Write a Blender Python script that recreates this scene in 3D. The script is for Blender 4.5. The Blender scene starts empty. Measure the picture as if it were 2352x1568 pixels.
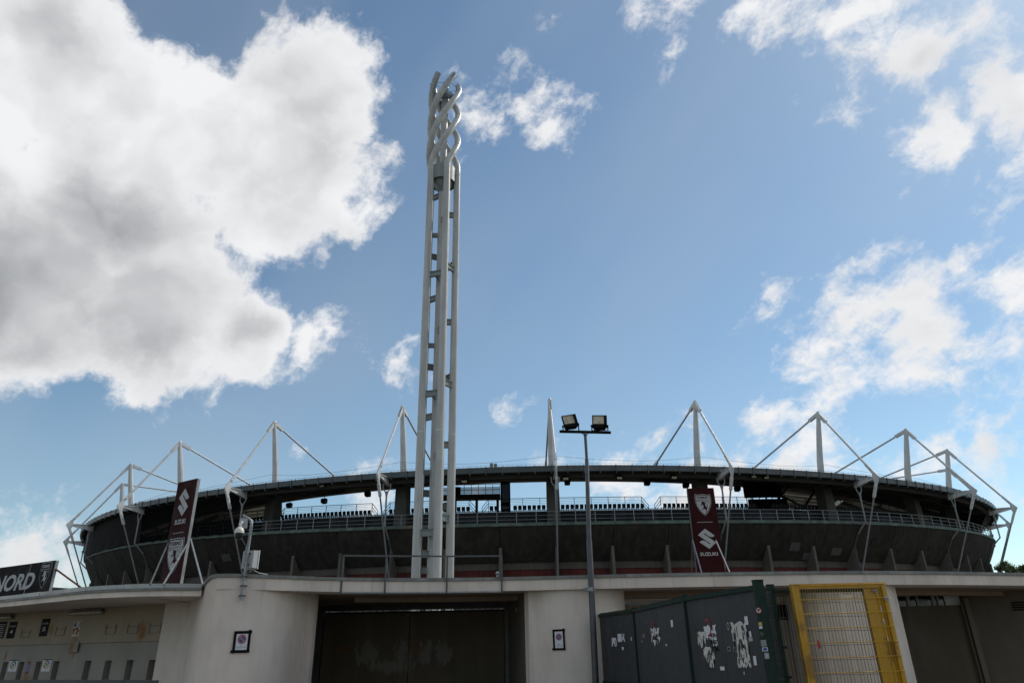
import bpy, bmesh, math, random
from mathutils import Vector, Matrix
random.seed(11)
scene = bpy.context.scene
# ------------------------------------------------------------------ camera
PITCH, ROLL, EYE = math.radians(24.16), math.radians(1.1), 1.6
cp, sp, cr, sr = math.cos(PITCH), math.sin(PITCH), math.cos(ROLL), math.sin(ROLL)
AX, AU, AF = Vector((1, 0, 0)), Vector((0, -sp, cp)), Vector((0, cp, sp))
cam_x, cam_y = AX * cr - AU * sr, AX * sr + AU * cr
camd = bpy.data.cameras.new('camera')
camd.sensor_width, camd.lens = 36.0, 24.0
camd.clip_start, camd.clip_end = 0.1, 5000
cam = bpy.data.objects.new('camera', camd)
scene.collection.objects.link(cam)
cam.matrix_world = Matrix(((cam_x.x, cam_y.x, -AF.x, 0), (cam_x.y, cam_y.y, -AF.y, 0),
                           (cam_x.z, cam_y.z, -AF.z, EYE), (0, 0, 0, 1)))
scene.camera = cam

def ray(u, v):
    """world direction through a point of the 2352 x 1568 picture"""
    return cam_x * ((u - 1176) / 1568) + cam_y * ((784 - v) / 1568) + AF

def at(u, v, y):
    d = ray(u, v)
    p = d * (y / d.y)
    return Vector((p.x, p.y, p.z + EYE))

def atz(u, v, z):
    d = ray(u, v)
    p = d * ((z - EYE) / d.z)
    return Vector((p.x, p.y, z))

# ------------------------------------------------------------------ light and sky
SUN_AZ, SUN_EL = math.radians(54), math.radians(47)
SUN = Vector((math.sin(SUN_AZ) * math.cos(SUN_EL), math.cos(SUN_AZ) * math.cos(SUN_EL), math.sin(SUN_EL)))
sund = bpy.data.lights.new('sun', 'SUN')
sund.energy, sund.angle, sund.color = 3.0, math.radians(0.53), (1.0, 0.95, 0.87)
sun = bpy.data.objects.new('sun', sund)
scene.collection.objects.link(sun)
sun.rotation_euler = (-SUN).to_track_quat('-Z', 'Y').to_euler()
scene.view_settings.view_transform = 'Standard'
scene.view_settings.look = 'None'
scene.view_settings.exposure = EXPO = 0.10
scene.view_settings.gamma = 1.0
scene.view_settings.use_curve_mapping = False
scene.cycles.use_denoising = True

world = bpy.data.worlds.new('World')
scene.world = world
world.use_nodes = True
wt = world.node_tree
wt.nodes.clear()

def node(tree, kind, ins=None, **props):
    n = tree.nodes.new(kind)
    for k, v in props.items():
        setattr(n, k, v)
    for k, v in (ins or {}).items():
        if isinstance(v, bpy.types.NodeSocket):
            tree.links.new(v, n.inputs[k])
        else:
            n.inputs[k].default_value = v
    return n

def fmath(tree, op, a, b=None, c=None, clamp=False):
    n = tree.nodes.new('ShaderNodeMath')
    n.operation, n.use_clamp = op, clamp
    for i, x in enumerate((a, b, c)):
        if x is None:
            continue
        if isinstance(x, bpy.types.NodeSocket):
            tree.links.new(x, n.inputs[i])
        else:
            n.inputs[i].default_value = x
    return n.outputs[0]

def vmath(tree, op, a, b=None, scale=None):
    n = tree.nodes.new('ShaderNodeVectorMath')
    n.operation = op
    for i, x in enumerate((a, b)):
        if x is None:
            continue
        if isinstance(x, bpy.types.NodeSocket):
            tree.links.new(x, n.inputs[i])
        else:
            n.inputs[i].default_value = x
    if scale is not None:
        n.inputs['Scale'].default_value = scale
    return n.outputs[1] if op in ('DISTANCE', 'LENGTH', 'DOT_PRODUCT') else n.outputs[0]

def smooth(tree, x, lo, hi, a=0.0, b=1.0):
    n = tree.nodes.new('ShaderNodeMapRange')
    n.interpolation_type = 'SMOOTHSTEP'
    for k, v in (('Value', x), ('From Min', lo), ('From Max', hi), ('To Min', a), ('To Max', b)):
        if isinstance(v, bpy.types.NodeSocket):
            tree.links.new(v, n.inputs[k])
        else:
            n.inputs[k].default_value = v
    return n.outputs[0]

# cloud banks: direction of the centre (as a picture point), angular radius, weight
BANKS = [(60, 90, 320, 1.5), (310, 300, 270, 1.5), (710, 220, 205, 1.2), (650, 420, 250, 1.2), (780, 130, 90, .6), (250, 480, 300, 1.4),
         (60, 640, 330, 1.5), (360, 700, 260, 1.4), (560, 770, 140, 1.0), (745, 590, 80, .6), (520, 330, 190, 1.3), (-300, 400, 480, 1.5), (440, 840, 110, .7),
         (700, 780, 90, .6), (835, 802, 50, .32), (930, 855, 50, .36), (880, 345, 60, .45),
         (1240, 200, 110, .50), (1260, 300, 80, .40), (1110, 310, 90, .30), (1140, 395, 60, .32), (1560, 25, 130, .46), (1750, 0, 180, .40),
         (1940, 70, 190, .50), (2120, 130, 170, .60), (2290, 100, 150, .5), (2160, 290, 170, .5), (2330, 230, 210, .70), (1960, 260, 110, .40), (2340, 430, 130, .42), (2500, 40, 280, .6),
         (1800, 675, 85, .42), (1960, 720, 150, .44), (2130, 740, 180, .54), (2330, 700, 190, .66), (2330, 820, 170, .56), (1880, 855, 170, .50), (2060, 865, 100, .5),
         (1760, 985, 90, .60), (1900, 1050, 150, .62), (2080, 1070, 130, .5), (2270, 1050, 170, .60), (2320, 960, 60, .38),
         (1250, 1075, 120, .55), (1420, 1075, 150, .62), (1600, 1100, 140, .55), (1700, 1080, 100, .5),
         (1150, 1140, 100, .5), (860, 1165, 110, .52), (1180, 945, 60, .36),
         (60, 1165, 75, .46), (60, 1270, 190, .62), (705, 1030, 45, .36), (940, 790, 40, .36)]
SHADES = [(-60, 640, 340, 1.0), (120, 800, 230, .9), (300, 640, 170, .35), (470, 520, 210, .55), (640, 560, 150, .45), (80, 330, 200, .35), (430, 330, 150, .35), (430, 800, 150, .3), (700, 360, 160, .2), (2330, 140, 120, .25), (2330, 760, 150, .3), (60, 1290, 150, .4), (2280, 1080, 120, .3)]

def bank_field(tree, v, lst, k):
    acc = None
    for (pu, pv, r, h) in lst:
        c = ray(pu, pv).normalized()
        rr = ((ray(pu + r, pv).normalized() - c).length + (ray(pu, pv + r).normalized() - c).length) / 2
        h = h * (0.78 if h < 0.75 and pu > 900 else 0.86 if h < 0.75 else 1.0)
        e = fmath(tree, 'MULTIPLY_ADD', vmath(tree, 'DISTANCE', v, c), -h / rr, h)
        acc = e if acc is None else fmath(tree, 'SMOOTH_MAX', acc, e, k)
    return acc

STRENGTH = 0.10
tc = node(wt, 'ShaderNodeTexCoord')
wdir = tc.outputs['Generated']
sky = node(wt, 'ShaderNodeTexSky', sky_type='NISHITA', sun_disc=False, sun_elevation=SUN_EL, sun_rotation=SUN_AZ,
           altitude=240, air_density=1.0, dust_density=0.35, ozone_density=0.7)
skyc = node(wt, 'ShaderNodeMix', {0: 1.0, 6: sky.outputs[0], 7: (0.95, 1.10, 1.08, 1)}, data_type='RGBA', blend_type='MULTIPLY').outputs[2]
wn = node(wt, 'ShaderNodeTexNoise', {'Vector': wdir, 'Scale': 8.0, 'Detail': 5.0, 'Roughness': 0.62})
wofs = vmath(wt, 'SUBTRACT', wn.outputs['Color'], (0.5, 0.5, 0.5))
wv = vmath(wt, 'ADD', wdir, vmath(wt, 'SCALE', wofs, scale=0.085))
bank = bank_field(wt, wv, BANKS, 0.08)
# scattered clouds over the rest of the sky, beside and behind the view
bn = node(wt, 'ShaderNodeTexNoise', {'Vector': wdir, 'Scale': 2.2, 'Detail': 1.0})
away = smooth(wt, vmath(wt, 'DOT_PRODUCT', wdir, AF), 0.80, 0.55)
rest = fmath(wt, 'MULTIPLY_ADD', fmath(wt, 'SUBTRACT', bn.outputs['Fac'], 0.47), 3.0, 0.0)
rest = fmath(wt, 'SUBTRACT', rest, fmath(wt, 'SUBTRACT', 1.0, away))
bank = fmath(wt, 'MAXIMUM', fmath(wt, 'MAXIMUM', bank, rest), -0.6)
flat = vmath(wt, 'MULTIPLY', vmath(wt, 'ADD', wdir, vmath(wt, 'SCALE', wofs, scale=0.05)), (1.0, 1.0, 1.35))
n0 = node(wt, 'ShaderNodeTexNoise', {'Vector': flat, 'Scale': 10.0, 'Detail': 7.0, 'Roughness': 0.62, 'Lacunarity': 2.1})
amp = smooth(wt, bank, 0.1, 0.7, 1.55, 1.2)
# wind-drawn streaks in the thin clouds
e1 = Vector((0.62, -0.55, 0.56)).normalized()
dotp = vmath(wt, 'DOT_PRODUCT', wdir, tuple(e1))
sx = vmath(wt, 'SUBTRACT', wdir, vmath(wt, 'MULTIPLY', node(wt, 'ShaderNodeCombineXYZ', {0: dotp, 1: dotp, 2: dotp}).outputs[0], tuple(e1 * 0.6)))
n2 = node(wt, 'ShaderNodeTexNoise', {'Vector': vmath(wt, 'ADD', sx, vmath(wt, 'SCALE', wofs, scale=0.04)), 'Scale': 15.0, 'Detail': 5.5, 'Roughness': 0.66})
strk = smooth(wt, bank, 0.15, 0.75, 1.1, 0.15)
F0 = fmath(wt, 'ADD', fmath(wt, 'MULTIPLY', fmath(wt, 'SUBTRACT', n0.outputs['Fac'], 0.5), amp), bank)
F0 = fmath(wt, 'ADD', F0, fmath(wt, 'MULTIPLY', fmath(wt, 'SUBTRACT', n2.outputs['Fac'], 0.54), strk))
dens = smooth(wt, F0, 0.03, 0.44)
# thin high veil
veil = smooth(wt, node(wt, 'ShaderNodeTexNoise', {'Vector': sx, 'Scale': 2.6, 'Detail': 4.0, 'Roughness': 0.5}).outputs['Fac'], 0.32, 0.75, 0.0, 0.26)
skyc = node(wt, 'ShaderNodeMix', {0: veil, 6: skyc, 7: (4.6, 5.1, 5.6, 1)}, data_type='RGBA').outputs[2]
# soft billows: the same broad noise read twice, the second time a little nearer the sun
toward = Vector((0.60, -0.25, 0.76)).normalized() * 0.06
b0 = node(wt, 'ShaderNodeTexNoise', {'Vector': wv, 'Scale': 5.5, 'Detail': 3.5, 'Roughness': 0.48})
b1 = node(wt, 'ShaderNodeTexNoise', {'Vector': vmath(wt, 'ADD', wv, toward), 'Scale': 5.5, 'Detail': 3.5, 'Roughness': 0.48})
grad = fmath(wt, 'SUBTRACT', b0.outputs['Fac'], b1.outputs['Fac'])
dark = fmath(wt, 'MAXIMUM', bank_field(wt, wv, SHADES, 0.2), 0.0)
thick = smooth(wt, F0, 0.15, 1.0, 0.25, 1.0)
base = smooth(wt, bank, 0.45, 1.2, 0.10, 0.25)
shade = fmath(wt, 'SUBTRACT', fmath(wt, 'MULTIPLY_ADD', dark, 0.50, base), fmath(wt, 'MULTIPLY', grad, 1.6))
shade = fmath(wt, 'MULTIPLY', shade, thick, clamp=True)
ccol = node(wt, 'ShaderNodeMix', {0: shade, 6: (8.3, 8.35, 8.5, 1), 7: (1.25, 1.40, 1.58, 1)}, data_type='RGBA').outputs[2]
skymix = node(wt, 'ShaderNodeMix', {0: dens, 6: skyc, 7: ccol}, data_type='RGBA').outputs[2]
bg = node(wt, 'ShaderNodeBackground', {'Color': skymix, 'Strength': STRENGTH})
wout = node(wt, 'ShaderNodeOutputWorld')
wt.links.new(bg.outputs[0], wout.inputs[0])
world.cycles.sampling_method = 'MANUAL'
world.cycles.sample_map_resolution = 512

# ------------------------------------------------------------------ helpers
COL = scene.collection
WM = {}                       # world matrix of every object with children

class MB:
    """collects shapes, then links them as one mesh object"""
    def __init__(s):
        s.v, s.f = [], []
    def add(s, vs, fs):
        n = len(s.v)
        s.v += [tuple(x) for x in vs]
        s.f += [tuple(i + n for i in q) for q in fs]
        return s
    def box(s, c, size, rot=None):
        c = Vector(c)
        h = [x / 2 for x in size]
        vs = [Vector((x, y, z)) for x in (-h[0], h[0]) for y in (-h[1], h[1]) for z in (-h[2], h[2])]
        if rot is not None:
            vs = [rot @ v for v in vs]
        return s.add([v + c for v in vs], [(0, 1, 3, 2), (4, 6, 7, 5), (0, 4, 5, 1), (2, 3, 7, 6), (0, 2, 6, 4), (1, 5, 7, 3)])
    def bar(s, a, b, w, h, up=(0, 0, 1)):
        """rectangular bar from a to b, w across, h along up"""
        a, b = Vector(a), Vector(b)
        d = (b - a).normalized()
        x = d.cross(Vector(up))
        if x.length < 1e-4:
            x = d.cross(Vector((0, 1, 0)))
        x.normalize()
        z = x.cross(d)
        vs = [p + x * (i * w / 2) + z * (j * h / 2) for p in (a, b) for i, j in ((-1, -1), (1, -1), (1, 1), (-1, 1))]
        return s.add(vs, [(3, 2, 1, 0), (4, 5, 6, 7), (0, 1, 5, 4), (1, 2, 6, 5), (2, 3, 7, 6), (3, 0, 4, 7)])
    def tube(s, pts, r, n=8, closed=False, caps=True):
        pts = [Vector(p) for p in pts]
        m = len(pts)
        rs = r if isinstance(r, (list, tuple)) else [r] * m
        t0 = (pts[1] - pts[0]).normalized()
        x = t0.orthogonal().normalized()
        rings = []
        for i, p in enumerate(pts):
            if closed:
                t = (pts[(i + 1) % m] - pts[i - 1]).normalized()
            else:
                t = (pts[min(i + 1, m - 1)] - pts[max(i - 1, 0)]).normalized()
            x = (x - t * x.dot(t)).normalized()
            y = t.cross(x)
            rings.append([p + (x * math.cos(k * 2 * math.pi / n) + y * math.sin(k * 2 * math.pi / n)) * rs[i] for k in range(n)])
        vs = [q for g in rings for q in g]
        fs = []
        for i in range(m if closed else m - 1):
            a, b = i * n, ((i + 1) % m) * n
            fs += [(a + k, a + (k + 1) % n, b + (k + 1) % n, b + k) for k in range(n)]
        if caps and not closed:
            fs += [tuple(range(n - 1, -1, -1)), tuple((m - 1) * n + k for k in range(n))]
        return s.add(vs, fs)
    def prism(s, poly, off):
        off = Vector(off)
        n = len(poly)
        vs = [Vector(p) for p in poly] + [Vector(p) + off for p in poly]
        return s.add(vs, [tuple(range(n - 1, -1, -1)), tuple(range(n, 2 * n))] + [(k, (k + 1) % n, n + (k + 1) % n, n + k) for k in range(n)])
    def grid(s, rows, loop=False):
        n, m = len(rows[0]), len(rows)
        vs = [p for r in rows for p in r]
        fs = [(i * n + k, i * n + k + 1, (i + 1) * n + k + 1, (i + 1) * n + k) for i in range(m - 1) for k in range(n - 1)]
        if loop:
            fs += [((m - 1) * n + k, (m - 1) * n + k + 1, k + 1, k) for k in range(n - 1)]
        return s.add(vs, fs)
    def loft(s, sections):
        """closed cross-sections joined end to end, with caps"""
        n, m = len(sections[0]), len(sections)
        vs = [p for c in sections for p in c]
        fs = [(i * n + k, i * n + (k + 1) % n, (i + 1) * n + (k + 1) % n, (i + 1) * n + k) for i in range(m - 1) for k in range(n)]
        fs += [tuple(range(n - 1, -1, -1)), tuple((m - 1) * n + k for k in range(n))]
        return s.add(vs, fs)
    def mesh(s, name, smooth=False, angle=40):
        me = bpy.data.meshes.new(name)
        me.from_pydata(s.v, [], s.f)
        bm = bmesh.new()
        bm.from_mesh(me)
        bmesh.ops.recalc_face_normals(bm, faces=bm.faces)
        bm.to_mesh(me)
        bm.free()
        if smooth:
            me.shade_smooth()
            me.set_sharp_from_angle(angle=math.radians(angle))
        return me
    def build(s, name, mat, parent=None, smooth=False, origin=None):
        me = s.mesh(name, smooth)
        if origin is not None:
            me.transform(Matrix.Translation(-Vector(origin)))
        return inst(name, me, mat, Matrix.Translation(Vector(origin) if origin is not None else Vector()), parent)

def inst(name, me, mat, m, parent=None):
    """link an object that uses mesh me, at world matrix m"""
    o = bpy.data.objects.new(name, me)
    COL.objects.link(o)
    if mat is not None and me is not None and not me.materials:
        me.materials.append(mat)
    WM[o] = m.copy()
    if parent is not None:
        o.parent = parent
        o.matrix_basis = WM[parent].inverted() @ m
    else:
        o.matrix_basis = m
    return o

def tag(o, label, cat, group=None):
    o['label'], o['category'] = label, cat
    if group:
        o['group'] = group
    return o

def thing(name, loc, label, cat, group=None):
    return tag(inst(name, None, None, Matrix.Translation(Vector(loc))), label, cat, group)

def struct(o):
    o['kind'] = 'structure'
    return o

def stuff(o):
    o['kind'] = 'stuff'
    return o

# ------------------------------------------------------------------ materials
def mat(name, col, rough=0.6, metal=0.0, var=0.15, scale=1.5, streak=0.0, bump=0.0, bscale=25.0, rand=0.0, dirt=None, dirt_amt=0.5, dirt_scale=1.0, spec=0.5):
    m = bpy.data.materials.new(name)
    m.use_nodes = True
    t = m.node_tree
    b = t.nodes['Principled BSDF']
    geo = node(t, 'ShaderNodeNewGeometry')
    pos = geo.outputs['Position']
    n = node(t, 'ShaderNodeTexNoise', {'Vector': pos, 'Scale': scale, 'Detail': 6.0, 'Roughness': 0.6})
    f = smooth(t, n.outputs['Fac'], 0.3, 0.7, 1 - var, 1 + var)
    if streak:
        sv = vmath(t, 'MULTIPLY', pos, (2.2, 2.2, 0.16))
        sn = node(t, 'ShaderNodeTexNoise', {'Vector': sv, 'Scale': scale * 1.5, 'Detail': 5.0, 'Roughness': 0.6})
        f = fmath(t, 'MULTIPLY', f, smooth(t, sn.outputs['Fac'], 0.35, 0.65, 1 - streak, 1.0))
    if rand:
        oi = node(t, 'ShaderNodeObjectInfo')
        f = fmath(t, 'MULTIPLY', f, fmath(t, 'MULTIPLY_ADD', oi.outputs['Random'], 2 * rand, 1 - rand))
    c = node(t, 'ShaderNodeMix', {0: 1.0, 6: (*col, 1)}, data_type='RGBA', blend_type='MULTIPLY')
    t.links.new(f, c.inputs[7])
    cc = c.outputs[2]
    if dirt:
        dn = node(t, 'ShaderNodeTexNoise', {'Vector': vmath(t, 'MULTIPLY', pos, (1, 1, 0.35)), 'Scale': dirt_scale, 'Detail': 8.0, 'Roughness': 0.68})
        df = smooth(t, dn.outputs['Fac'], 0.5, 0.68, 0.0, dirt_amt)
        cc = node(t, 'ShaderNodeMix', {0: df, 6: cc, 7: (*dirt, 1)}, data_type='RGBA').outputs[2]
    t.links.new(cc, b.inputs['Base Color'])
    rn = node(t, 'ShaderNodeTexNoise', {'Vector': pos, 'Scale': scale * 4, 'Detail': 3.0})
    t.links.new(smooth(t, rn.outputs['Fac'], 0.3, 0.7, max(rough - 0.1, 0.02), min(rough + 0.1, 1)), b.inputs['Roughness'])
    b.inputs['Metallic'].default_value = metal
    b.inputs['Specular IOR Level'].default_value = spec
    if bump:
        nb = node(t, 'ShaderNodeTexNoise', {'Vector': pos, 'Scale': bscale, 'Detail': 5.0, 'Roughness': 0.6})
        bp = node(t, 'ShaderNodeBump', {'Strength': bump, 'Distance': 0.02, 'Height': nb.outputs['Fac']})
        t.links.new(bp.outputs[0], b.inputs['Normal'])
    return m

def net_mat(name, col, clear):
    """woven net: part of the light passes between its threads"""
    m = mat(name, col, 0.95, var=0.2, spec=0.0)
    t = m.node_tree
    b = t.nodes['Principled BSDF']
    tr = node(t, 'ShaderNodeBsdfTransparent')
    mx = node(t, 'ShaderNodeMixShader', {0: clear, 1: b.outputs[0], 2: tr.outputs[0]})
    t.links.new(mx.outputs[0], t.nodes['Material Output'].inputs[0])
    return m

M = dict(
    asphalt=mat('asphalt', (0.13, 0.118, 0.102), 0.95, var=0.25, scale=0.8, bump=0.3, bscale=60, spec=0.05),
    white_steel=mat('white_steel', (0.60, 0.61, 0.61), 0.45, var=0.06, scale=0.6, streak=0.18, dirt=(0.36, 0.35, 0.32), dirt_amt=0.25, dirt_scale=0.7),
    torch=mat('torch_paint', (0.46, 0.465, 0.45), 0.42, var=0.05, scale=0.5, streak=0.24, dirt=(0.24, 0.245, 0.235), dirt_amt=0.4, dirt_scale=0.45),
    torch_steel=mat('torch_steel', (0.30, 0.32, 0.33), 0.38, 0.35, var=0.1, scale=0.8, streak=0.2),
    bracket=mat('bracket_steel', (0.20, 0.225, 0.225), 0.5, var=0.1, streak=0.15),
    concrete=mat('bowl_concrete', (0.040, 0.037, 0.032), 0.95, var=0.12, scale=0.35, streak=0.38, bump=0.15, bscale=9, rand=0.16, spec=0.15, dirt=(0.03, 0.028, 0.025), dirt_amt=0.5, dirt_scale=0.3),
    concrete_patch=mat('patch_concrete', (0.075, 0.075, 0.07), 0.85, var=0.1, rand=0.25),
    fin=mat('fin_concrete', (0.105, 0.096, 0.08), 0.85, var=0.12, scale=0.8, streak=0.25),
    band=mat('band_concrete', (0.08, 0.072, 0.06), 0.85, var=0.12, streak=0.2),
    red=mat('red_band', (0.085, 0.012, 0.010), 0.9, var=0.2, scale=0.6, streak=0.25),
    coping=mat('rim_copper', (0.062, 0.095, 0.075), 0.7, var=0.3, scale=1.2, rand=0.28, dirt=(0.13, 0.07, 0.04), dirt_amt=0.55, dirt_scale=0.25),
    rail=mat('rail_steel', (0.22, 0.23, 0.24), 0.5, 0.2, var=0.08),
    dark_rail=mat('dark_rail', (0.010, 0.0105, 0.012), 0.6, var=0.1, spec=0.2),
    fascia=mat('fascia_metal', (0.055, 0.066, 0.070), 0.4, 0.1, var=0.1, scale=0.5, streak=0.2, rand=0.16),
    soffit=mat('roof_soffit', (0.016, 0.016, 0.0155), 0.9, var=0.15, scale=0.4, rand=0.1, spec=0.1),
    roof_beam=mat('roof_beam', (0.050, 0.050, 0.046), 0.8, var=0.12, scale=0.6, streak=0.1, spec=0.2),
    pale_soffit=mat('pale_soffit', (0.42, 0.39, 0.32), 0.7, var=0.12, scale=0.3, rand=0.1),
    column=mat('column_grey', (0.095, 0.095, 0.09), 0.8, var=0.15, scale=0.5, streak=0.2, spec=0.2),
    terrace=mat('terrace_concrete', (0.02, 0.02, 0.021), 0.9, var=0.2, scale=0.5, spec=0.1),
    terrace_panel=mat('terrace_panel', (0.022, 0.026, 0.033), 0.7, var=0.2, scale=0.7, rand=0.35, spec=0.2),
    seat=mat('seat_plastic', (0.011, 0.011, 0.013), 0.6, var=0.15, rand=0.3, spec=0.2),
    black=mat('black_metal', (0.006, 0.006, 0.006), 0.8, var=0.2, spec=0.1),
    net=net_mat('black_net', (0.006, 0.006, 0.006), 0.22),
)

# ------------------------------------------------------------------ ground
g = MB().add([(-1500, -600, 0), (1500, -600, 0), (1500, 2600, 0), (-1500, 2600, 0)], [(0, 1, 2, 3)])
struct(g.build('ground', M['asphalt']))

# ------------------------------------------------------------------ stadium plan
CX, CY = 4.7, 213.0
_K = [(-20, 114.4), (0, 114.4), (20, 114.4), (35, 114.4), (45, 113.0), (56, 110.0), (68, 105.5), (80, 101.8), (90, 100.8), (100, 101.8), (112, 105.5), (124, 110.0), (135, 113.0), (145, 114.4), (160, 114.4), (180, 114.4), (200, 114.4)]

def curve(tab, x):
    for i in range(1, len(tab) - 2):
        if x <= tab[i + 1][0] or i == len(tab) - 3:
            (xa, ya), (x0, y0), (x1, y1), (xb, yb) = tab[i - 1:i + 3]
            t = (x - x0) / (x1 - x0)
            m0, m1 = (y1 - ya) / (x1 - xa) * (x1 - x0), (yb - y0) / (xb - x0) * (x1 - x0)
            return (2 * t**3 - 3 * t**2 + 1) * y0 + (t**3 - 2 * t**2 + t) * m0 + (-2 * t**3 + 3 * t**2) * y1 + (t**3 - t**2) * m1

def fold(phi):
    return abs((phi + 180) % 360 - 180)

def Rm(phi):
    return curve(_K, fold(phi))

_RIM = [(-12, 17.3), (0, 17.0), (12, 17.25), (22, 17.75), (32, 18.15), (44, 18.6), (57, 19.6), (75, 20.6), (90, 21.0), (180, 21.0), (200, 21.0)]

def ZR(phi):
    return curve(_RIM, min(fold(phi), 120))

def lift(phi):
    a = fold(phi)
    t = min(max((a - 38) / 24, 0), 1)
    return t * t * (3 - 2 * t)

def ZO(phi):                     # roof edge
    return 24.3

def ZI(phi):                     # inner lip of the roof
    return 29.5 + 6.5 * lift(phi)

def rp(phi, off, z):
    a = math.radians(phi)
    R = Rm(phi) + off
    return Vector((CX + R * math.sin(a), CY - R * math.cos(a), z))

def rot_at(phi):                 # local +y points outward from the stadium, +x along the ring
    return Matrix.Rotation(math.radians(phi) + math.pi, 3, 'Z')

def place(phi, off, z):
    return Matrix.Translation(rp(phi, off, z)) @ rot_at(phi).to_4x4()

def frange(a, b, n):
    return [a + (b - a) * i / n for i in range(n + 1)]

STEP = 11.25
PH0 = 0.4
LIM = 62.0
MASTS = [PH0 + STEP * k for k in range(-6, 7)]

st = thing('stadium', (CX, CY, 0), 'large concrete bowl stadium with masts and stay cables holding its ring roof', 'stadium')

# bowl: inner shell and outer panels with open joints
PROFILE = [(1.0, 12.3), (1.75, 13.1), (2.7, 14.25), (3.5, 15.35), (4.05, 16.25), (4.2, 16.62)]
def prof(phi, back=0.0):
    dz = ZR(phi) - 17.0
    return [rp(phi, o - back, z + dz * (0.3 + 0.7 * (z - 12.3) / 4.3)) for o, z in PROFILE]
b = MB()
b.grid([prof(p, 0.22) for p in frange(0, 360, 180)])
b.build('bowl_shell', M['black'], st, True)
j = 0
phi = PH0 - 3.75 * 17
while phi < PH0 + 3.75 * 17 - 0.1:
    b = MB()
    rows = [prof(p) for p in frange(phi + 0.02, phi + 3.73, 6)]
    rows_b = [prof(p, 0.2) for p in frange(phi + 0.02, phi + 3.73, 6)]
    secs = [r + list(reversed(q)) for r, q in zip(rows, rows_b)]
    b.loft(secs)
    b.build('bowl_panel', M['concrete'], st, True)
    phi += 3.75
# hatches and pale patches on the panels
for (pu, pv, w, h, dark) in ((1110, 1253, 26, 17, 1), (1117, 1280, 30, 15, 0), (1256, 1252, 26, 18, 1), (1268, 1275, 28, 14, 0), (1402, 1250, 26, 17, 1), (1516, 1267, 30, 16, 0), (1545, 1246, 26, 16, 1),
                             (1648, 1252, 24, 16, 0), (1760, 1250, 24, 16, 1), (1826, 1255, 26, 16, 0), (1852, 1277, 18, 14, 0), (1921, 1266, 28, 14, 0), (2010, 1245, 20, 14, 1),
                             (760, 1262, 26, 14, 1), (850, 1244, 22, 18, 1), (660, 1256, 24, 14, 1), (520, 1280, 26, 14, 0), (765, 1264, 26, 13, 0)):
    d = ray(pu, pv)
    best = None
    for i in range(900):                       # where the line of sight meets the bowl
        t = 88 + i * 0.05
        q = d * (t / d.y)
        q = Vector((q.x, q.y, q.z + EYE))
        w2 = q - Vector((CX, CY, 0))
        ph = math.degrees(math.atan2(w2.x, -w2.y))
        o = math.hypot(w2.x, w2.y) - Rm(ph)
        if o < 1.0 + (q.z - 12.3) * 0.76:
            best = (ph, o, q.z)
            break
    if best:
        ph, o, z = best
        sc = d.dot(AF) / 1568 * (best and (rp(ph, o, z).y / d.y))
        me = MB().box((0, 0, 0), (w * sc, 0.05, h * sc * 1.3)).mesh('bowl_patch')
        m4 = Matrix.Translation(rp(ph, o - 0.01, z)) @ rot_at(ph).to_4x4() @ Matrix.Rotation(math.radians(-38), 4, 'X')
        inst('bowl_patch', me, M['concrete_patch'] if not dark else M['concrete'], m4, st)

# base wall: grey foot, red band, pale band under the bowl
for nm, mk, o, z0, z1 in (('base_wall', 'fin', 0.55, 0.0, 9.0), ('red_band', 'red', 0.6, 9.0, 11.35), ('pale_band', 'band', 0.72, 11.35, 12.6)):
    b = MB()
    secs = []
    for p in frange(-LIM, LIM, 124):
        dz = (ZR(p) - 17.0) * 0.3
        zz = z1 + (dz if z1 > 10 else 0)
        za = z0 + (dz if z0 > 10 else 0)
        secs.append([rp(p, o, za), rp(p, o, zz), rp(p, o - 0.5, zz), rp(p, o - 0.5, za)])
    b.loft(secs)
    b.build(nm, M[mk], st, True)
fin_me = MB().prism([(-0.21, -0.45, 0), (-0.21, 1.55, 0), (-0.21, 1.55, 14.1), (-0.21, 1.1, 13.9), (-0.21, -0.45, 12.6)], (0.42, 0, 0)).mesh('buttress')
for k in range(-16, 17):
    p = PH0 + 3.75 * k
    inst('buttress', fin_me, M['fin'], place(p, 1.0, (ZR(p) - 17.0) * 0.35), st)

# rim coping slabs
cop_me = MB().prism([(-0.49, -0.35, 0.0), (-0.49, 0.02, -0.02), (-0.49, 0.16, -0.46), (-0.49, -0.05, -0.5), (-0.49, -0.5, -0.05)], (0.98, 0, 0)).mesh('coping_slab')
p = -LIM
while p < LIM:
    inst('coping_slab', cop_me, M['coping'], place(p, 4.22, ZR(p) + 0.08 + random.uniform(-.012, .012)) @ Matrix.Rotation(random.uniform(-.012, .012), 4, 'Y'), st)
    p += math.degrees(0.99 / (Rm(p) + 4.2))
# walkway and terraces behind the rim
b = MB()
b.loft([[rp(p, 4.0, ZR(p) - 0.1), rp(p, -1.4, ZR(p) - 0.1), rp(p, -1.4, ZR(p) - 0.5), rp(p, 4.0, ZR(p) - 0.5)] for p in frange(-90, 90, 120)])
b.build('walkway', M['terrace'], st)
b = MB()
b.loft([[rp(p, -1.6, ZR(p) + 2.55), rp(p, -34, 5.0), rp(p, -34, 4.0), rp(p, -1.6, ZR(p) - 1.0)] for p in frange(-180, 180, 180)])
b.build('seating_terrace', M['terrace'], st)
pan_me = MB().box((0, 0, 0), (2.32, 0.12, 2.35)).mesh('terrace_panel')
p = -LIM
while p < LIM:
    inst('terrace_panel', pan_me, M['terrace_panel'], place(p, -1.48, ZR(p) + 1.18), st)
    p += 1.2
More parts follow.
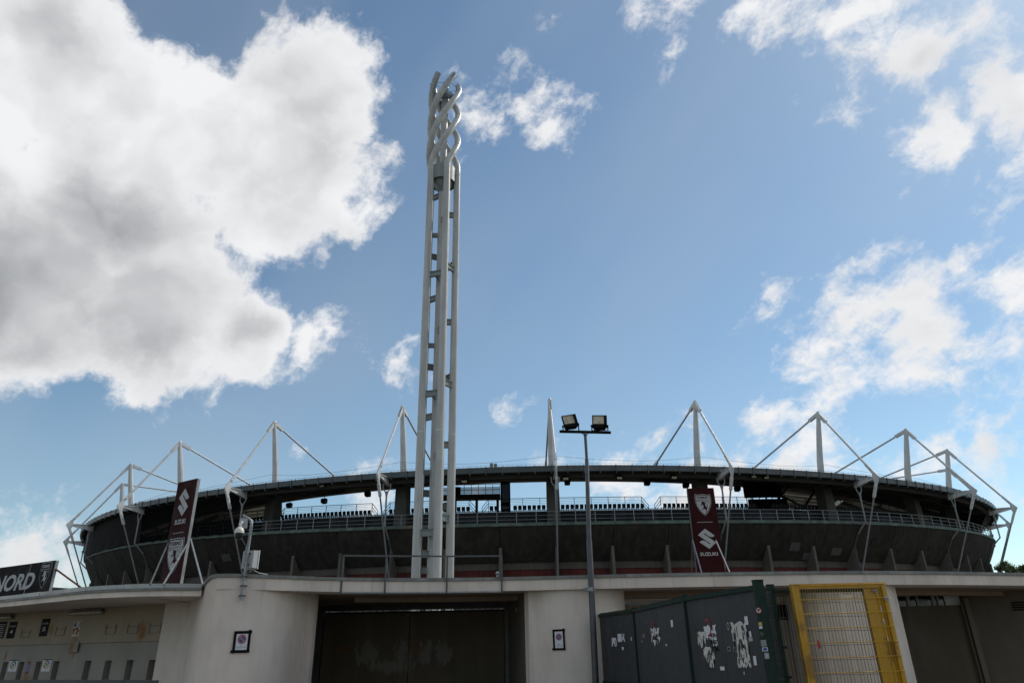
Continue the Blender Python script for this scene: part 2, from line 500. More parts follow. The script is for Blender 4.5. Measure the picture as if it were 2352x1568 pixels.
# rim railing
post_me = MB().box((0, 0, 0.78), (0.09, 0.07, 1.56)).mesh('rail_post')
p = -LIM
while p < LIM:
    inst('rail_post', post_me, M['rail'], place(p, 3.95, ZR(p) + 0.02), st)
    p += 1.3
for h, r in ((1.55, 0.045), (1.02, 0.032), (0.5, 0.032)):
    MB().tube([rp(p, 3.99, ZR(p) + h) for p in frange(-LIM, LIM, 150)], r, 6).build('hand_rail', M['rail'], st, True)
# top row of seats, seen from behind, on a beam
seat_b = MB()
seat_b.loft([[(-0.23 + 0.02 * k, y0 + 0.02 * abs(k - 3) - 0.06, 0.30), (-0.23 + 0.02 * k, y0 - 0.10, 0.30), (-0.23 + 0.02 * k, y0 - 0.10, 0.31), (-0.23 + 0.02 * k, y0, 0.31)] for k, y0 in ()] or
            [[(-0.26, 0.03, 0.28), (0.26, 0.03, 0.28), (0.26, 0.09, 0.28), (-0.26, 0.09, 0.28)],
             [(-0.28, 0.05, 0.55), (0.28, 0.05, 0.55), (0.28, 0.11, 0.55), (-0.28, 0.11, 0.55)],
             [(-0.27, 0.08, 0.74), (0.27, 0.08, 0.74), (0.27, 0.13, 0.74), (-0.27, 0.13, 0.74)],
             [(-0.20, 0.10, 0.83), (0.20, 0.10, 0.83), (0.20, 0.14, 0.83), (-0.20, 0.14, 0.83)]])
seat_b.box((0, -0.16, 0.30), (0.50, 0.46, 0.07)).box((-0.15, -0.1, 0.12), (0.05, 0.2, 0.32)).box((0.15, -0.1, 0.12), (0.05, 0.2, 0.32))
seat_me = seat_b.mesh('seat')
STAIRS = (-22.6, -13.0, -5.2, 8.05, 17.3)
p = -34.0
while p < 34.0:
    if all(abs(p - s) > 0.75 for s in STAIRS) and not (-3.6 < p < -2.6):
        inst('seat', seat_me, M['seat'], place(p, -2.35, ZR(p) + 2.62 + 0.12) @ Matrix.Rotation(random.uniform(-.04, .04), 4, 'Z'), st)
    p += 0.355
b = MB()
b.tube([rp(p, -2.5, ZR(p) + 2.86) for p in frange(-36, 36, 90)], 0.06, 5)
b.build('seat_beam', M['dark_rail'], st)
# dark guard rail behind the seats with stepped ends at the stairs
ends = [-36.0] + sorted(STAIRS) + [36.0]
for a0, a1 in zip(ends[:-1], ends[1:]):
    a, c = a0 + (0.0 if a0 == -36 else 0.75), a1 - (0.0 if a1 == 36 else 0.75)
    for i, h in enumerate((4.75, 4.5, 4.25, 4.0, 3.75)):
        MB().tube([rp(p, -3.1, ZR(p) + h) for p in frange(a, c, 12)], 0.05 if i == 0 else 0.022, 5).build('guard_bar', M['dark_rail'], st)
    n = max(2, int((c - a) / 1.25))
    for p in frange(a, c, n):
        MB().box((0, 0, 0), (0.07, 0.07, 2.3), rot_at(p)).build('guard_post', M['dark_rail'], st, origin=None).location += rp(p, -3.1, ZR(p) + 3.62)
    for e, sgn in ((a, -1), (c, 1)):
        if abs(e) < 36:
            b = MB()
            for k, h in enumerate((4.75, 4.2, 3.75)):
                b.tube([rp(e, -3.1, ZR(e) + h), rp(e + sgn * 0.5, -3.1, ZR(e) + h - 1.2), rp(e + sgn * 0.5, -3.1, ZR(e) + h - 1.9)], 0.05, 5)
            b.tube([rp(e + sgn * .5, -3.1, ZR(e) + 3.6), rp(e + sgn * .5, -3.1, ZR(e) + 1.6)], 0.05, 5)
            b.build('stair_rail', M['dark_rail'], st)

# roof: deck, fascia, beams, pale inner soffit
b = MB()
b.loft([[rp(p, 5.8, ZO(p)), rp(p, -19.4, ZI(p)), rp(p, -19.4, ZI(p) - 0.5), rp(p, 5.6, ZO(p) - 0.75)] for p in frange(-180, 180, 240)])
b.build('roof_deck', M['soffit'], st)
def zroof(p, o):                # underside of the deck
    t = (5.6 - o) / 25.0
    return (ZO(p) - 0.75) * (1 - t) + (ZI(p) - 0.5) * t
p = PH0 - STEP * 8
while p < PH0 + STEP * 8:
    a, c = p + 0.05, p + 3.70
    b = MB()
    b.loft([[rp(q, -3.0, zroof(q, -3.0) - 0.06), rp(q, -19.0, zroof(q, -19.0) - 0.06), rp(q, -19.0, zroof(q, -19.0) - 0.14), rp(q, -3.0, zroof(q, -3.0) - 0.14)] for q in frange(a, c, 3)])
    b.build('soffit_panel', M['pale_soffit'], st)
    p += 3.75
b = MB()
b.loft([[rp(p, -18.9, ZI(p) - 0.7), rp(p, -19.5, ZI(p) - 0.7), rp(p, -19.5, ZI(p) - 1.75), rp(p, -18.9, ZI(p) - 1.75)] for p in frange(-180, 180, 240)])
b.build('inner_ring_beam', M['pale_soffit'], st)
for o, h, w in ((4.6, 0.75, 0.5), (-1.0, 0.8, 0.4), (-6.2, 0.6, 0.35), (-12.5, 0.5, 0.3)):
    b = MB()
    b.loft([[rp(p, o, zroof(p, o) - 0.02), rp(p, o - w, zroof(p, o) - 0.02), rp(p, o - w, zroof(p, o) - h), rp(p, o, zroof(p, o) - h)] for p in frange(-110, 110, 150)])
    b.build('ring_beam', M['roof_beam'], st)
for k in range(-24, 25):
    p = PH0 + 3.75 * k
    main = k % 3 == 0
    h = 1.25 if main else 0.6
    w = math.degrees((0.28 if main else 0.16) / 100)
    b = MB()
    b.loft([[rp(q, o, zroof(p, o) - 0.16) for q in (p - w, p + w)] + [rp(q, o, zroof(p, o) - (h if -16 < o < 3 else h * 0.6)) for q in (p + w, p - w)] for o in (4.4, 2.5, -6, -15.5, -19.2)])
    b.build('roof_girder' if main else 'roof_rafter', M['roof_beam'], st)
fas_me = MB().prism([(-1.1, 0, 0.10), (-1.1, 0.10, 0.06), (-1.1, 0.10, -0.72), (-1.1, -0.05, -0.80)], (2.2, 0, 0)).mesh('fascia_panel')
brk_me = MB().box((0, 0.14, -0.36), (0.13, 0.12, 0.96)).box((0, -0.2, -0.93), (0.13, 0.7, 0.16)).mesh('fascia_bracket')
p = -78.0
while p < 78.0:
    inst('fascia_panel', fas_me, M['fascia'], place(p, 5.86, ZO(p)), st)
    dp = math.degrees(2.24 / (Rm(p) + 5.9))
    inst('fascia_bracket', brk_me, M['fascia'], place(p + dp / 2, 5.86, ZO(p)), st)
    p += dp
# small safety rail on the roof edge
b = MB()
for h in (0.55, 0.30):
    b.tube([rp(p, 5.0, ZO(p) + h) for p in frange(-60, 60, 150)], 0.018, 4)
for p in frange(-60, 60, 400):
    b.tube([rp(p, 5.0, ZO(p)), rp(p, 5.0, ZO(p) + 0.57)], 0.016, 3)
stuff(b.build('safety_rail', M['dark_rail'], st))

# masts, stays, outriggers, ties and struts
def plate(b, phi, pts, t):
    """flat plate in the radial plane from (offset, height) points"""
    tang = rot_at(phi) @ Vector((1, 0, 0))
    b.prism([rp(phi, o, z) - tang * t / 2 for o, z in pts], tang * t)

def lobe(a, d, length, w):
    """rounded strip that starts at a and runs along d, in (offset, height)"""
    n = Vector((-d.y, d.x))
    pts = [a + n * w / 2, a - n * w / 2]
    e = a + d * (length - w / 2)
    for k in range(7):
        an = -math.pi / 2 + k * math.pi / 6
        pts.append(e + d * math.cos(an) * w / 2 + n * math.sin(an) * w / 2)
    return pts

for p in MASTS:
    zt = 35.75 + 0.9 * lift(p)
    root = rp(p, -1, 25.2)
    R3 = rot_at(p)
    far = abs(p) > 64
    # tapered mast with chamfered section
    def sect(o, z, wx, wy):
        ch = 0.3
        q = [(-wx, -wy * (1 - 2 * ch)), (-wx * (1 - 2 * ch), -wy), (wx * (1 - 2 * ch), -wy), (wx, -wy * (1 - 2 * ch)), (wx, wy * (1 - 2 * ch)), (wx * (1 - 2 * ch), wy), (-wx * (1 - 2 * ch), wy), (-wx, wy * (1 - 2 * ch))]
        cpt = rp(p, o, z)
        return [cpt + R3 @ Vector((x, y, 0)) for x, y in q]
    b = MB()
    b.loft([sect(-1.1, 24.6, .48, .55), sect(-0.5, 28.4, .44, .50), sect(0.4, 32.6, .36, .42), sect(0.85, zt - 1.1, .29, .34), sect(1.0, zt - 0.1, .27, .28), sect(1.02, zt + 0.12, .16, .18)])
    mast = b.build('mast', M['white_steel'], st)
    b = MB()
    b.loft([[rp(p, -1.1, 0) + R3 @ Vector((x * w, y * w, z)) for x, y in ((-1, -1), (1, -1), (1, 1), (-1, 1))] for z, w in ((ZR(p) - 1, 0.98), (24.7, 0.84))])
    b.build('mast_column', M['column'], st)
    top = Vector((1.0, zt - 0.25))
    elb = Vector((9.15, 23.42))
    anc = Vector((-16.8, ZI(p) + 0.55))
    foot = Vector((1.25, 7.3))
    # outer stay
    d = (elb - top).normalized()
    a0, a1 = top + d * 1.5, elb - d * 2.1
    MB().tube([rp(p, *a0), rp(p, *a1)], 0.165, 10).build('stay_rod', M['white_steel'], mast, True)
    b = MB()
    for s in (-0.12, 0.12):
        tang = R3 @ Vector((s, 0, 0))
        bb = MB()
        plate(bb, p, lobe(top - d * 0.05, d, 2.3, 0.56), 0.10)
        b.add([Vector(x) + tang for x in bb.v], bb.f)
    b.build('clevis', M['white_steel'], mast)
    # inner stay
    d = (anc - top).normalized()
    MB().tube([rp(p, *(top + d * 1.5)), rp(p, *(anc - d * 0.9))], 0.15, 10).build('stay_rod', M['white_steel'], mast, True)
    b = MB()
    plate(b, p, lobe(top - d * 0.05, d, 2.3, 0.54), 0.36)
    b.build('clevis', M['white_steel'], mast)
    b = MB()
    plate(b, p, lobe(anc + d * 0.3, -d, 1.7, 0.5), 0.34)
    plate(b, p, [(anc.x - 0.5, anc.y - 0.1), (anc.x + 0.4, anc.y - 0.1), (anc.x + 0.4, zroof(p, anc.x) + 0.3), (anc.x - 0.5, zroof(p, anc.x) + 0.3)], 0.5)
    b.build('anchor', M['white_steel'], mast)
    # outrigger arm: tapered I-beam and boomerang knuckle
    arm = MB()
    plate(arm, p, [(4.9, 23.7), (9.0, 23.52), (9.3, 23.4), (8.6, 23.3), (5.2, 22.72), (4.9, 22.72)], 0.10)
    tang = R3 @ Vector((1, 0, 0))
    arm.loft([[rp(p, o, z) + tang * w * s for s, z in ((-1, zz), (1, zz), (1, zz + .09), (-1, zz + .09))] for o, zz, w in ((4.9, 23.7, .26), (7.6, 23.58, .17), (9.1, 23.48, .06))])
    arm.loft([[rp(p, o, z) + tang * w * s for s, z in ((-1, zz), (1, zz), (1, zz + .08), (-1, zz + .08))] for o, zz, w in ((4.9, 22.65, .26), (5.2, 22.65, .26), (8.5, 23.22, .14))])
    arm = arm.build('outrigger_arm', M['white_steel'], st)
    d = (top - elb).normalized()
    dt = (foot - elb).normalized()
    b = MB()
    n1 = Vector((-d.y, d.x)); n2 = Vector((-dt.y, dt.x))
    plate(b, p, [elb + Vector((0.35, 0.0)), elb + d * 1.2 - n1 * 0.20, elb + d * 2.6 - n1 * 0.20, elb + d * 2.6 + n1 * 0.20, elb + d * 0.9 + n1 * 0.22, elb + Vector((-0.75, 0.10)),
                 elb + Vector((-0.75, -0.12)), elb + dt * 0.9 - n2 * 0.20, elb + dt * 2.4 - n2 * 0.18, elb + dt * 2.4 + n2 * 0.18, elb + dt * 1.1 + n2 * 0.18], 0.24)
    kn = b.build('knuckle', M['white_steel'], arm)
    b = MB()
    for c2 in (elb + d * 1.55, elb + dt * 1.5):
        c3 = rp(p, *c2)
        b.tube([c3 - tang * 0.22, c3 + tang * 0.22], 0.13, 12)
    b.build('pin', M['white_steel'], arm)
    # tie rod down to the base, with its socket
    b = MB()
    plate(b, p, lobe(elb + dt * 1.4, dt, 1.7, 0.32), 0.34)
    b.build('socket', M['white_steel'], arm)
    MB().tube([rp(p, *(elb + dt * 2.6)), rp(p, *foot)], 0.115, 10).build('tie_rod', M['rail'], arm, True)
    # strut from the arm down to the rim, with fork and knee
    zk = ZR(p) - 0.15
    b = MB()
    b.tube([rp(p, 5.5, 21.7), rp(p, 5.45, zk), rp(p, 3.75, zk - 1.5)], 0.125, 8)
    b.tube([rp(p, 5.5, 21.2), rp(p, 5.5, 21.8)], [0.13, 0.26], 8)
    for s in (-1, 1):
        b.tube([rp(p, 5.5, 21.7) + tang * 0.18 * s, rp(p, 5.5, 22.2) + tang * 0.52 * s, rp(p, 5.5, 22.9) + tang * 0.55 * s], 0.085, 6)
    b.build('strut', M['rail'], st, True)
    q = prof(p)
    rib = [rp(p, 3.75, zk - 1.5)] + [v + Vector((0, 0, -0.1)) for v in reversed(q[2:4])] + [rp(p, 2.62, q[2].z - 0.9), rp(p, 2.62, 6)]
    MB().tube(rib, 0.13, 6).build('bowl_rib', M['column'], st)
# thin lifeline wire from mast to mast
for a, c in zip(MASTS[1:-2], MASTS[2:-1]):
    pts = []
    for t in frange(0, 1, 10):
        q = a + (c - a) * t
        pts.append(rp(q, 0.4 + 3.0 * math.sin(math.pi * t), 27.2 - 1.6 * math.sin(math.pi * t)))
    MB().tube(pts, 0.022, 4).build('lifeline', M['bracket'], st)

# black net hung on the left, black screens and diagonal braces on the right
for a0, a1, mk, nm in ((-80, -33.5, 'black', 'net_screen'), (-33.5, -22.3, 'net', 'net_screen')):
    b = MB()
    b.grid([[rp(p, 4.5 + .06 * math.sin(p * 3), ZR(p) - 0.02 + .1 * math.sin(p * 5)), rp(p, 4.75, 20.5), rp(p, 5.0, 23.3)] for p in frange(a0, a1, 50)])
    b.build(nm, M[mk], st)
b = MB()
b.grid([[rp(p, 2.0, ZR(p) + 0.4), rp(p, 2.6, 21), rp(p, 4.0, 23.0)] for p in frange(47, 80, 30)])
b.build('net_screen', M['black'], st)
sy = 113.0
xa, xb = at(1713, 1140, sy).x, at(1801, 1140, sy).x
z2, z1, z0 = 27.6, at(1730, 1142.5, sy).z, 17.5
MB().box(((xa + xb) / 2 - .2, sy, (z1 + z2) / 2), (xb - xa, .4, z2 - z1)).build('black_screen', M['black'], st)
MB().box(((xa + xb) / 2 + .3, sy, (z0 + z1) / 2 - .15), (xb - xa, .4, z1 - z0 - .22)).build('black_screen', M['black'], st)
for k in range(7):
    MB().box((xa + (xb - xa) * k / 6, sy - .22, (z0 + z2) / 2), (.12, .06, z2 - z0)).build('screen_post', M['dark_rail'], st)
for (ua, va, ub, vb) in ((1768, 1168, 1815, 1112), (1845, 1168, 1872, 1125), (1795, 1138, 1850, 1166)):
    MB().bar(at(ua, va, 112), at(ub, vb, 110.5), .28, .28).build('diagonal_brace', M['dark_rail'], st)

# pale slatted roofs of the side stands, seen under the near roof
for y0, y1, ua, ub, va, vb, n in ((146, 158, 1796, 1905, 1116, 1172, 7), (146, 158, 500, 648, 1138, 1196, 7)):
    for k in range(n):
        f0, f1 = k / n, (k + 0.86) / n
        ya_, yb_ = y0 + (y1 - y0) * f0, y0 + (y1 - y0) * f1
        v0_, v1_ = va + (vb - va) * f0, va + (vb - va) * f1
        sl = 6 if ua > 1000 else -10
        p = [at(ua, v0_ - sl, ya_), at(ub, v0_ + sl, ya_), at(ub, v1_ + sl, yb_), at(ua, v1_ - sl, yb_)]
        MB().prism(p, (0, 0, 0.12)).build('side_roof_strip', M['pale_soffit'], st)

# ------------------------------------------------------------------ torch tower
TX, TY = at(990, 1325, 69).x, 69.0
torch = thing('torch_tower', (TX, TY, 0), 'tall pale grey tower of upright steel tubes twisting together at its top', 'tower')
RT, TR = 1.77, 0.415
zd = at(1012, 380, 67.4).z
ztop = at(1020, 171, 67.6).z
TH0 = [math.radians(a) for a in (5, -67, -139, -211, -283)]     # right, front, front-left, back-left, back
TW = math.radians(238)
def torch_pt(th0, z, r=RT):
    t = min(max((z - zd) / (ztop - zd), 0), 1)
    e = 0.10
    tw = TW * (t * t / (2 * e) if t < e else t - e / 2) / (1 - e / 2)
    k = th0 + tw
    return Vector((TX + r * math.cos(k), TY + r * math.sin(k), z))
for th in TH0:
    MB().tube([torch_pt(th, 0), torch_pt(th, 22)], TR, 24).build('tube', M['torch'], torch, True)
    MB().tube([torch_pt(th, 22.05), torch_pt(th, zd - 0.2)], TR * 0.975, 24).build('tube', M['torch'], torch, True)
    for z in (22, zd - 0.15):
        MB().tube([torch_pt(th, z - 0.07), torch_pt(th, z + 0.07)], TR * 1.03, 24).build('weld_ring', M['white_steel'], torch, True)
    zs = frange(zd - 0.2, ztop, 44)
    zc = ztop - 2.6
    lo = [z for z in zs if z <= zc] + [zc]
    MB().tube([torch_pt(th, z) for z in lo], TR * 0.975, 24).build('twisted_tube', M['torch'], torch, True)
    hi = [zc] + [z for z in zs if z > zc]
    b = MB().tube([torch_pt(th, z) for z in hi], TR * 0.985, 24, caps=False)
    b.tube([torch_pt(th, z) for z in reversed(hi[-8:])], TR * 0.86, 24, caps=False)
    b.build('burner_tube', M['torch_steel'], torch, True)
    for i in range(3, 44, 3):
        z = zs[i]
        d = (torch_pt(th, z + 0.05) - torch_pt(th, z - 0.05)).normalized() * 0.022
        q = torch_pt(th, z)
        MB().tube([q - d, q + d], TR * 0.998, 24).build('weld_ring', M['torch'] if z < zc else M['torch_steel'], torch, True)
core = MB().tube([(TX, TY, 0), (TX, TY, zd + 9)], 0.43, 24).build('core_column', M['torch'], torch, True)
MB().tube([(TX, TY, zd + 9), (TX, TY, ztop - 0.9)], 0.42, 24).build('core_burner', M['torch_steel'], torch, True)
# drum: five curved plates between the tubes, floor ribs below
zb, zt2 = at(1012, 406, 67.5).z, at(1012, 374, 67.5).z
for i, th in enumerate(TH0):
    a, c = th + math.radians(12), th + math.radians(60)
    b = MB()
    b.loft([[Vector((TX + r * math.cos(k), TY + r * math.sin(k), z)) for r, z in ((1.52, zb), (1.60, zb), (1.60, zt2), (1.52, zt2))] for k in frange(a, c, 8)])
    b.build('drum_plate', M['bracket'], torch, True)
    b = MB()
    b.bar((TX, TY, zb + 0.5), torch_pt(th, zb + 0.5), 0.16, 0.5)
    b.build('drum_rib', M['bracket'], torch)
b = MB()
b.loft([[Vector((TX + r * math.cos(k), TY + r * math.sin(k), z)) for k in frange(0, 2 * math.pi * 15 / 16, 15)] for r, z in ((0.42, zb - 1.3), (1.5, zb + 0.35), (1.5, zb + 0.45))])
b.build('drum_hopper', M['bracket'], torch, True)
# crown ring near the top
zc = ztop - 3.0
b = MB()
b.loft([[Vector((TX + r * math.cos(k), TY + r * math.sin(k), z)) for r, z in ((0.95, zc), (1.15, zc), (1.15, zc + 0.55), (0.95, zc + 0.55))] for k in frange(0, 2 * math.pi, 10)])
for th in TH0:
    q = torch_pt(th, zc + 0.25)
    b.bar((TX, TY, zc + 0.25), q, 0.16, 0.45)
b.build('crown_ring', M['torch_steel'], torch)
b = MB()
for i in range(5):
    p0, p1 = torch_pt(TH0[i], ztop - 1.2), torch_pt(TH0[(i + 1) % 5], ztop - 1.2)
    b.tube([p0, (p0 + p1) / 2 - Vector((0, 0, .25)), p1], 0.022, 4)
    b.tube([p0, Vector((TX, TY, ztop - 1.8))], 0.022, 4)
b.build('tie_wire', M['black'], torch)
# steel brackets tying the tubes to the core
R_, F_, FL_, BL_, B_ = TH0
SEQ = [(1232, FL_, F_), (1196, F_, R_), (1162, R_, B_), (1130, B_, BL_), (1087, BL_, FL_), (1053, None, F_), (1023, None, R_), (955, None, BL_), (1316, BL_, FL_), (1278, None, FL_)]
def bracket(z, a, c):
    p1 = torch_pt(c, z)
    p0 = Vector((TX, TY, z)) if a is None else torch_pt(a, z)
    b = MB()
    b.bar(p0, p1, 0.30, 0.06)
    b.bar(p0 + Vector((0, 0, .62)), p1 + Vector((0, 0, .62)), 0.30, 0.06)
    b.bar(p0 + Vector((0, 0, .31)), p1 + Vector((0, 0, .31)), 0.08, 0.58)
    if a is not None:
        mid = (p0 + p1) / 2 + Vector((0, 0, .31))
        b.bar(mid, (TX, TY, z + .31), 0.3, 0.5)
    b.build('bracket', M['bracket'], torch)
z914, z1232, z640 = (at(1000, v, 68).z for v in (914, 1232, 640))
for v, a, c in SEQ:
    bracket(at(1000, v, 68.2).z, a, c)
for z0, lst in ((z914, ((914, FL_, F_), (886, F_, R_), (861, R_, B_), (833, B_, BL_), (793, BL_, FL_), (761, None, F_), (738, None, R_), (680, None, BL_))),
                (z640, ((640, FL_, F_), (619, F_, R_), (600, R_, B_), (575, B_, BL_), (538, BL_, FL_), (507, None, F_), (490, None, R_), (443, None, BL_)))):
    for v, a, c in lst:
        bracket(at(1000, v, 68.2).z, a, c)

# ------------------------------------------------------------------ foreground materials
def plaster(name, col, rust=()):
    m = mat(name, col, 0.85, var=0.07, scale=0.9, streak=0.07, bump=0.15, bscale=40, dirt=(col[0] * .6, col[1] * .55, col[2] * .48), dirt_amt=0.38, dirt_scale=0.8)
    t = m.node_tree
    b = t.nodes['Principled BSDF']
    geo = node(t, 'ShaderNodeNewGeometry')
    src = b.inputs['Base Color'].links[0].from_socket
    n = node(t, 'ShaderNodeTexNoise', {'Vector': vmath(t, 'MULTIPLY', geo.outputs['Position'], (1, 1, 0.4)), 'Scale': 7.0, 'Detail': 7.0, 'Roughness': 0.7})
    # rain runs below the coping
    rn = node(t, 'ShaderNodeTexNoise', {'Vector': vmath(t, 'MULTIPLY', geo.outputs['Position'], (5.0, 5.0, 0.25)), 'Scale': 1.0, 'Detail': 5.0, 'Roughness': 0.65})
    sz = node(t, 'ShaderNodeSeparateXYZ', {0: geo.outputs['Position']}).outputs[2]
    rf = fmath(t, 'MULTIPLY', smooth(t, rn.outputs['Fac'], 0.52, 0.74, 0.0, 0.38), smooth(t, sz, 1.8, 3.3))
    src = node(t, 'ShaderNodeMix', {0: rf, 6: src, 7: (col[0] * .38, col[1] * .35, col[2] * .31, 1)}, data_type='RGBA').outputs[2]
    for (c, rx, rz, amt) in rust:                    # rust run-off below fixings
        d = vmath(t, 'SUBTRACT', geo.outputs['Position'], tuple(c))
        d = vmath(t, 'LENGTH', vmath(t, 'MULTIPLY', d, (1 / rx, 1 / rx, 1 / rz)))
        f = smooth(t, fmath(t, 'MULTIPLY_ADD', fmath(t, 'SUBTRACT', n.outputs['Fac'], 0.5), 3.2, fmath(t, 'SUBTRACT', 1.0, d)), 0.0, 0.9, 0.0, amt)
        src = node(t, 'ShaderNodeMix', {0: f, 6: src, 7: (0.22, 0.095, 0.02, 1)}, data_type='RGBA').outputs[2]
    t.links.new(src, b.inputs['Base Color'])
    return m

# ticket office wall line
WA, WB = Vector((-9.62, 20.6, 0)), Vector((-16.5, 23.95, 0))
WT = (WB - WA).normalized()                          # runs to the left
WN = Vector((WT.y, -WT.x, 0))
if WN.y > 0:
    WN = -WN
WX = -WT                                             # "right" along the wall as one faces it

def on_wall(u, v, out=0.0, a=WA, n=None):
    n = n or WN
    d = ray(u, v)
    o = Vector((0, 0, EYE))
    t = (a + n * out - o).dot(n) / d.dot(n)
    return o + d * t

R1 = on_wall(332, 1446)
R2 = on_wall(121, 1447)
R3 = on_wall(172, 1478)
R4 = on_wall(60, 1556)
M.update(
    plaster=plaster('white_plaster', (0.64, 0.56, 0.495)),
    ticket_plaster=plaster('ticket_plaster', (0.31, 0.255, 0.19), [(R1, .32, .36, .95), (R2, .16, .40, .8), (R3, .25, .5, .8), (R4, .25, .12, .7)]),  # same plaster as the piers, with the canopy's shade put into its colour
    ticket_lower=plaster('ticket_lower', (0.285, 0.26, 0.23), [(R3, .25, .5, .8), (R4, .3, .16, .8), (on_wall(14, 1503), .07, .35, .8), (on_wall(248, 1558), .1, .2, .6)]),  # lower wall tone, darkened to carry shade from the canopy above
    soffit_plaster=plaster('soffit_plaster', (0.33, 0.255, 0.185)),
    bay_plaster=plaster('bay_plaster', (0.15, 0.122, 0.095)),  # darker copy of the plaster; the shade of the recesses is in its colour
    door=mat('gate_steel', (0.125, 0.100, 0.070), 0.85, var=0.12, scale=0.7, streak=0.15, dirt=(0.17, 0.16, 0.14), dirt_amt=0.4, dirt_scale=0.6, spec=0.15),
    coping_stone=mat('coping_stone', (0.22, 0.22, 0.205), 0.85, var=0.15, scale=2.0, streak=0.2, rand=0.12, dirt=(0.14, 0.13, 0.115), dirt_amt=0.5, dirt_scale=1.4),
    tin=mat('coping_tin', (0.36, 0.37, 0.365), 0.45, 0.3, var=0.12, scale=1.0, rand=0.15, dirt=(0.2, 0.17, 0.13), dirt_amt=0.4, dirt_scale=1.0),
    galv=mat('galvanised', (0.24, 0.25, 0.255), 0.5, 0.55, var=0.2, scale=4.0),
    galv_dark=mat('dark_galvanised', (0.07, 0.074, 0.078), 0.5, 0.3, var=0.2, scale=3.0),
    maroon=mat('banner_maroon', (0.027, 0.0045, 0.0055), 0.7, var=0.06, scale=0.6, spec=0.12),
    near_black=mat('board_black', (0.009, 0.0065, 0.0075), 0.7, var=0.1, scale=0.6, spec=0.12),
    print_white=mat('print_white', (0.55, 0.56, 0.57), 0.6, var=0.05),
    print_grey=mat('print_grey', (0.34, 0.35, 0.36), 0.6, var=0.05),
    paper=mat('paper', (0.60, 0.60, 0.62), 0.8, var=0.06, scale=5.0),
    old_paper=mat('old_paper', (0.55, 0.53, 0.48), 0.85, var=0.15, scale=6.0, dirt=(0.3, 0.27, 0.22), dirt_amt=0.4, dirt_scale=3.0),
    tape=mat('black_tape', (0.006, 0.006, 0.006), 0.7, var=0.1, spec=0.1),
    sign_red=mat('sign_red', (0.35, 0.02, 0.025), 0.6, var=0.05),
    sign_blue=mat('sign_blue', (0.02, 0.06, 0.22), 0.6, var=0.05),
    map_green=mat('map_green', (0.03, 0.22, 0.10), 0.6, var=0.05),
    map_yellow=mat('map_yellow', (0.45, 0.36, 0.10), 0.6, var=0.1),
    map_orange=mat('map_orange', (0.40, 0.12, 0.03), 0.6, var=0.1),
    map_violet=mat('map_violet', (0.16, 0.12, 0.28), 0.6, var=0.2, scale=20),
    green=mat('green_paint', (0.004, 0.020, 0.013), 0.55, var=0.15, scale=3, dirt=(0.012, 0.024, 0.018), dirt_amt=0.3, dirt_scale=3, spec=0.25),
    sheet=mat('grey_sheet', (0.034, 0.037, 0.040), 0.6, 0.0, var=0.12, scale=1.3, streak=0.12, dirt=(0.025, 0.025, 0.025), dirt_amt=0.4, dirt_scale=1.2),
    yellow=mat('yellow_paint', (0.46, 0.25, 0.008), 0.32, var=0.08, scale=3, dirt=(0.30, 0.15, 0.02), dirt_amt=0.35, dirt_scale=4),
    rusty=mat('rusty_steel', (0.16, 0.06, 0.03), 0.8, var=0.3, scale=6),
    cream=mat('cream_plastic', (0.58, 0.56, 0.47), 0.4, var=0.04),
    lens=mat('lamp_glass', (0.42, 0.38, 0.28), 0.12, var=0.25, scale=8, streak=0.3),
    glass_dark=mat('dark_glass', (0.012, 0.016, 0.022), 0.08, var=0.1),
    shed=mat('shed_metal', (0.04, 0.05, 0.055), 0.5, 0.2, var=0.1, scale=0.3),
    leaf=mat('leaf', (0.085, 0.12, 0.045), 0.6, var=0.35, scale=1.2, rand=0.1),
    bark=mat('bark', (0.07, 0.05, 0.035), 0.9, var=0.3, scale=3),
)

def patches(m, lst, col, scale, gain, amt):
    """worn patches of another colour at given places of a surface"""
    t = m.node_tree
    b = t.nodes['Principled BSDF']
    src = b.inputs['Base Color'].links[0].from_socket
    pos = node(t, 'ShaderNodeNewGeometry').outputs['Position']
    n = node(t, 'ShaderNodeTexNoise', {'Vector': vmath(t, 'MULTIPLY', pos, (1.6, 1, 0.5)), 'Scale': scale, 'Detail': 8.0, 'Roughness': 0.72})
    for c, rx, rz in lst:
        d = vmath(t, 'LENGTH', vmath(t, 'MULTIPLY', vmath(t, 'SUBTRACT', pos, tuple(c)), (1 / rx, 0.2, 1 / rz)))
        f = smooth(t, fmath(t, 'MULTIPLY_ADD', fmath(t, 'SUBTRACT', n.outputs['Fac'], 0.5), gain, fmath(t, 'SUBTRACT', 1.0, d)), 0.1, 0.5, 0.0, amt)
        src = node(t, 'ShaderNodeMix', {0: f, 6: src, 7: (*col, 1)}, data_type='RGBA').outputs[2]
    t.links.new(src, b.inputs['Base Color'])
patches(M['door'], [(at(u, v, 25.16), w, h) for u, v, w, h in ((845, 1500, .5, .5), (925, 1498, .4, .55), (975, 1500, .3, .5), (1018, 1497, .35, .45), (900, 1530, .9, .25))], (0.21, 0.195, 0.165), 5.0, 3.0, 0.75)
patches(M['door'], [(at(955, 1490, 25.16), .3, .3), (at(1045, 1488, 25.16), .15, .15), (at(790, 1490, 25.16), .4, .15)], (0.16, 0.08, 0.04), 6.0, 3.0, 0.7)
patches(M['yellow'], [((at(1862, 1530, 11)), .5, .22), ((at(1835, 1440, 11)), .12, .12), ((at(2050, 1490, 11)), .10, .2)], (0.17, 0.075, 0.015), 18.0, 4.2, 0.6)

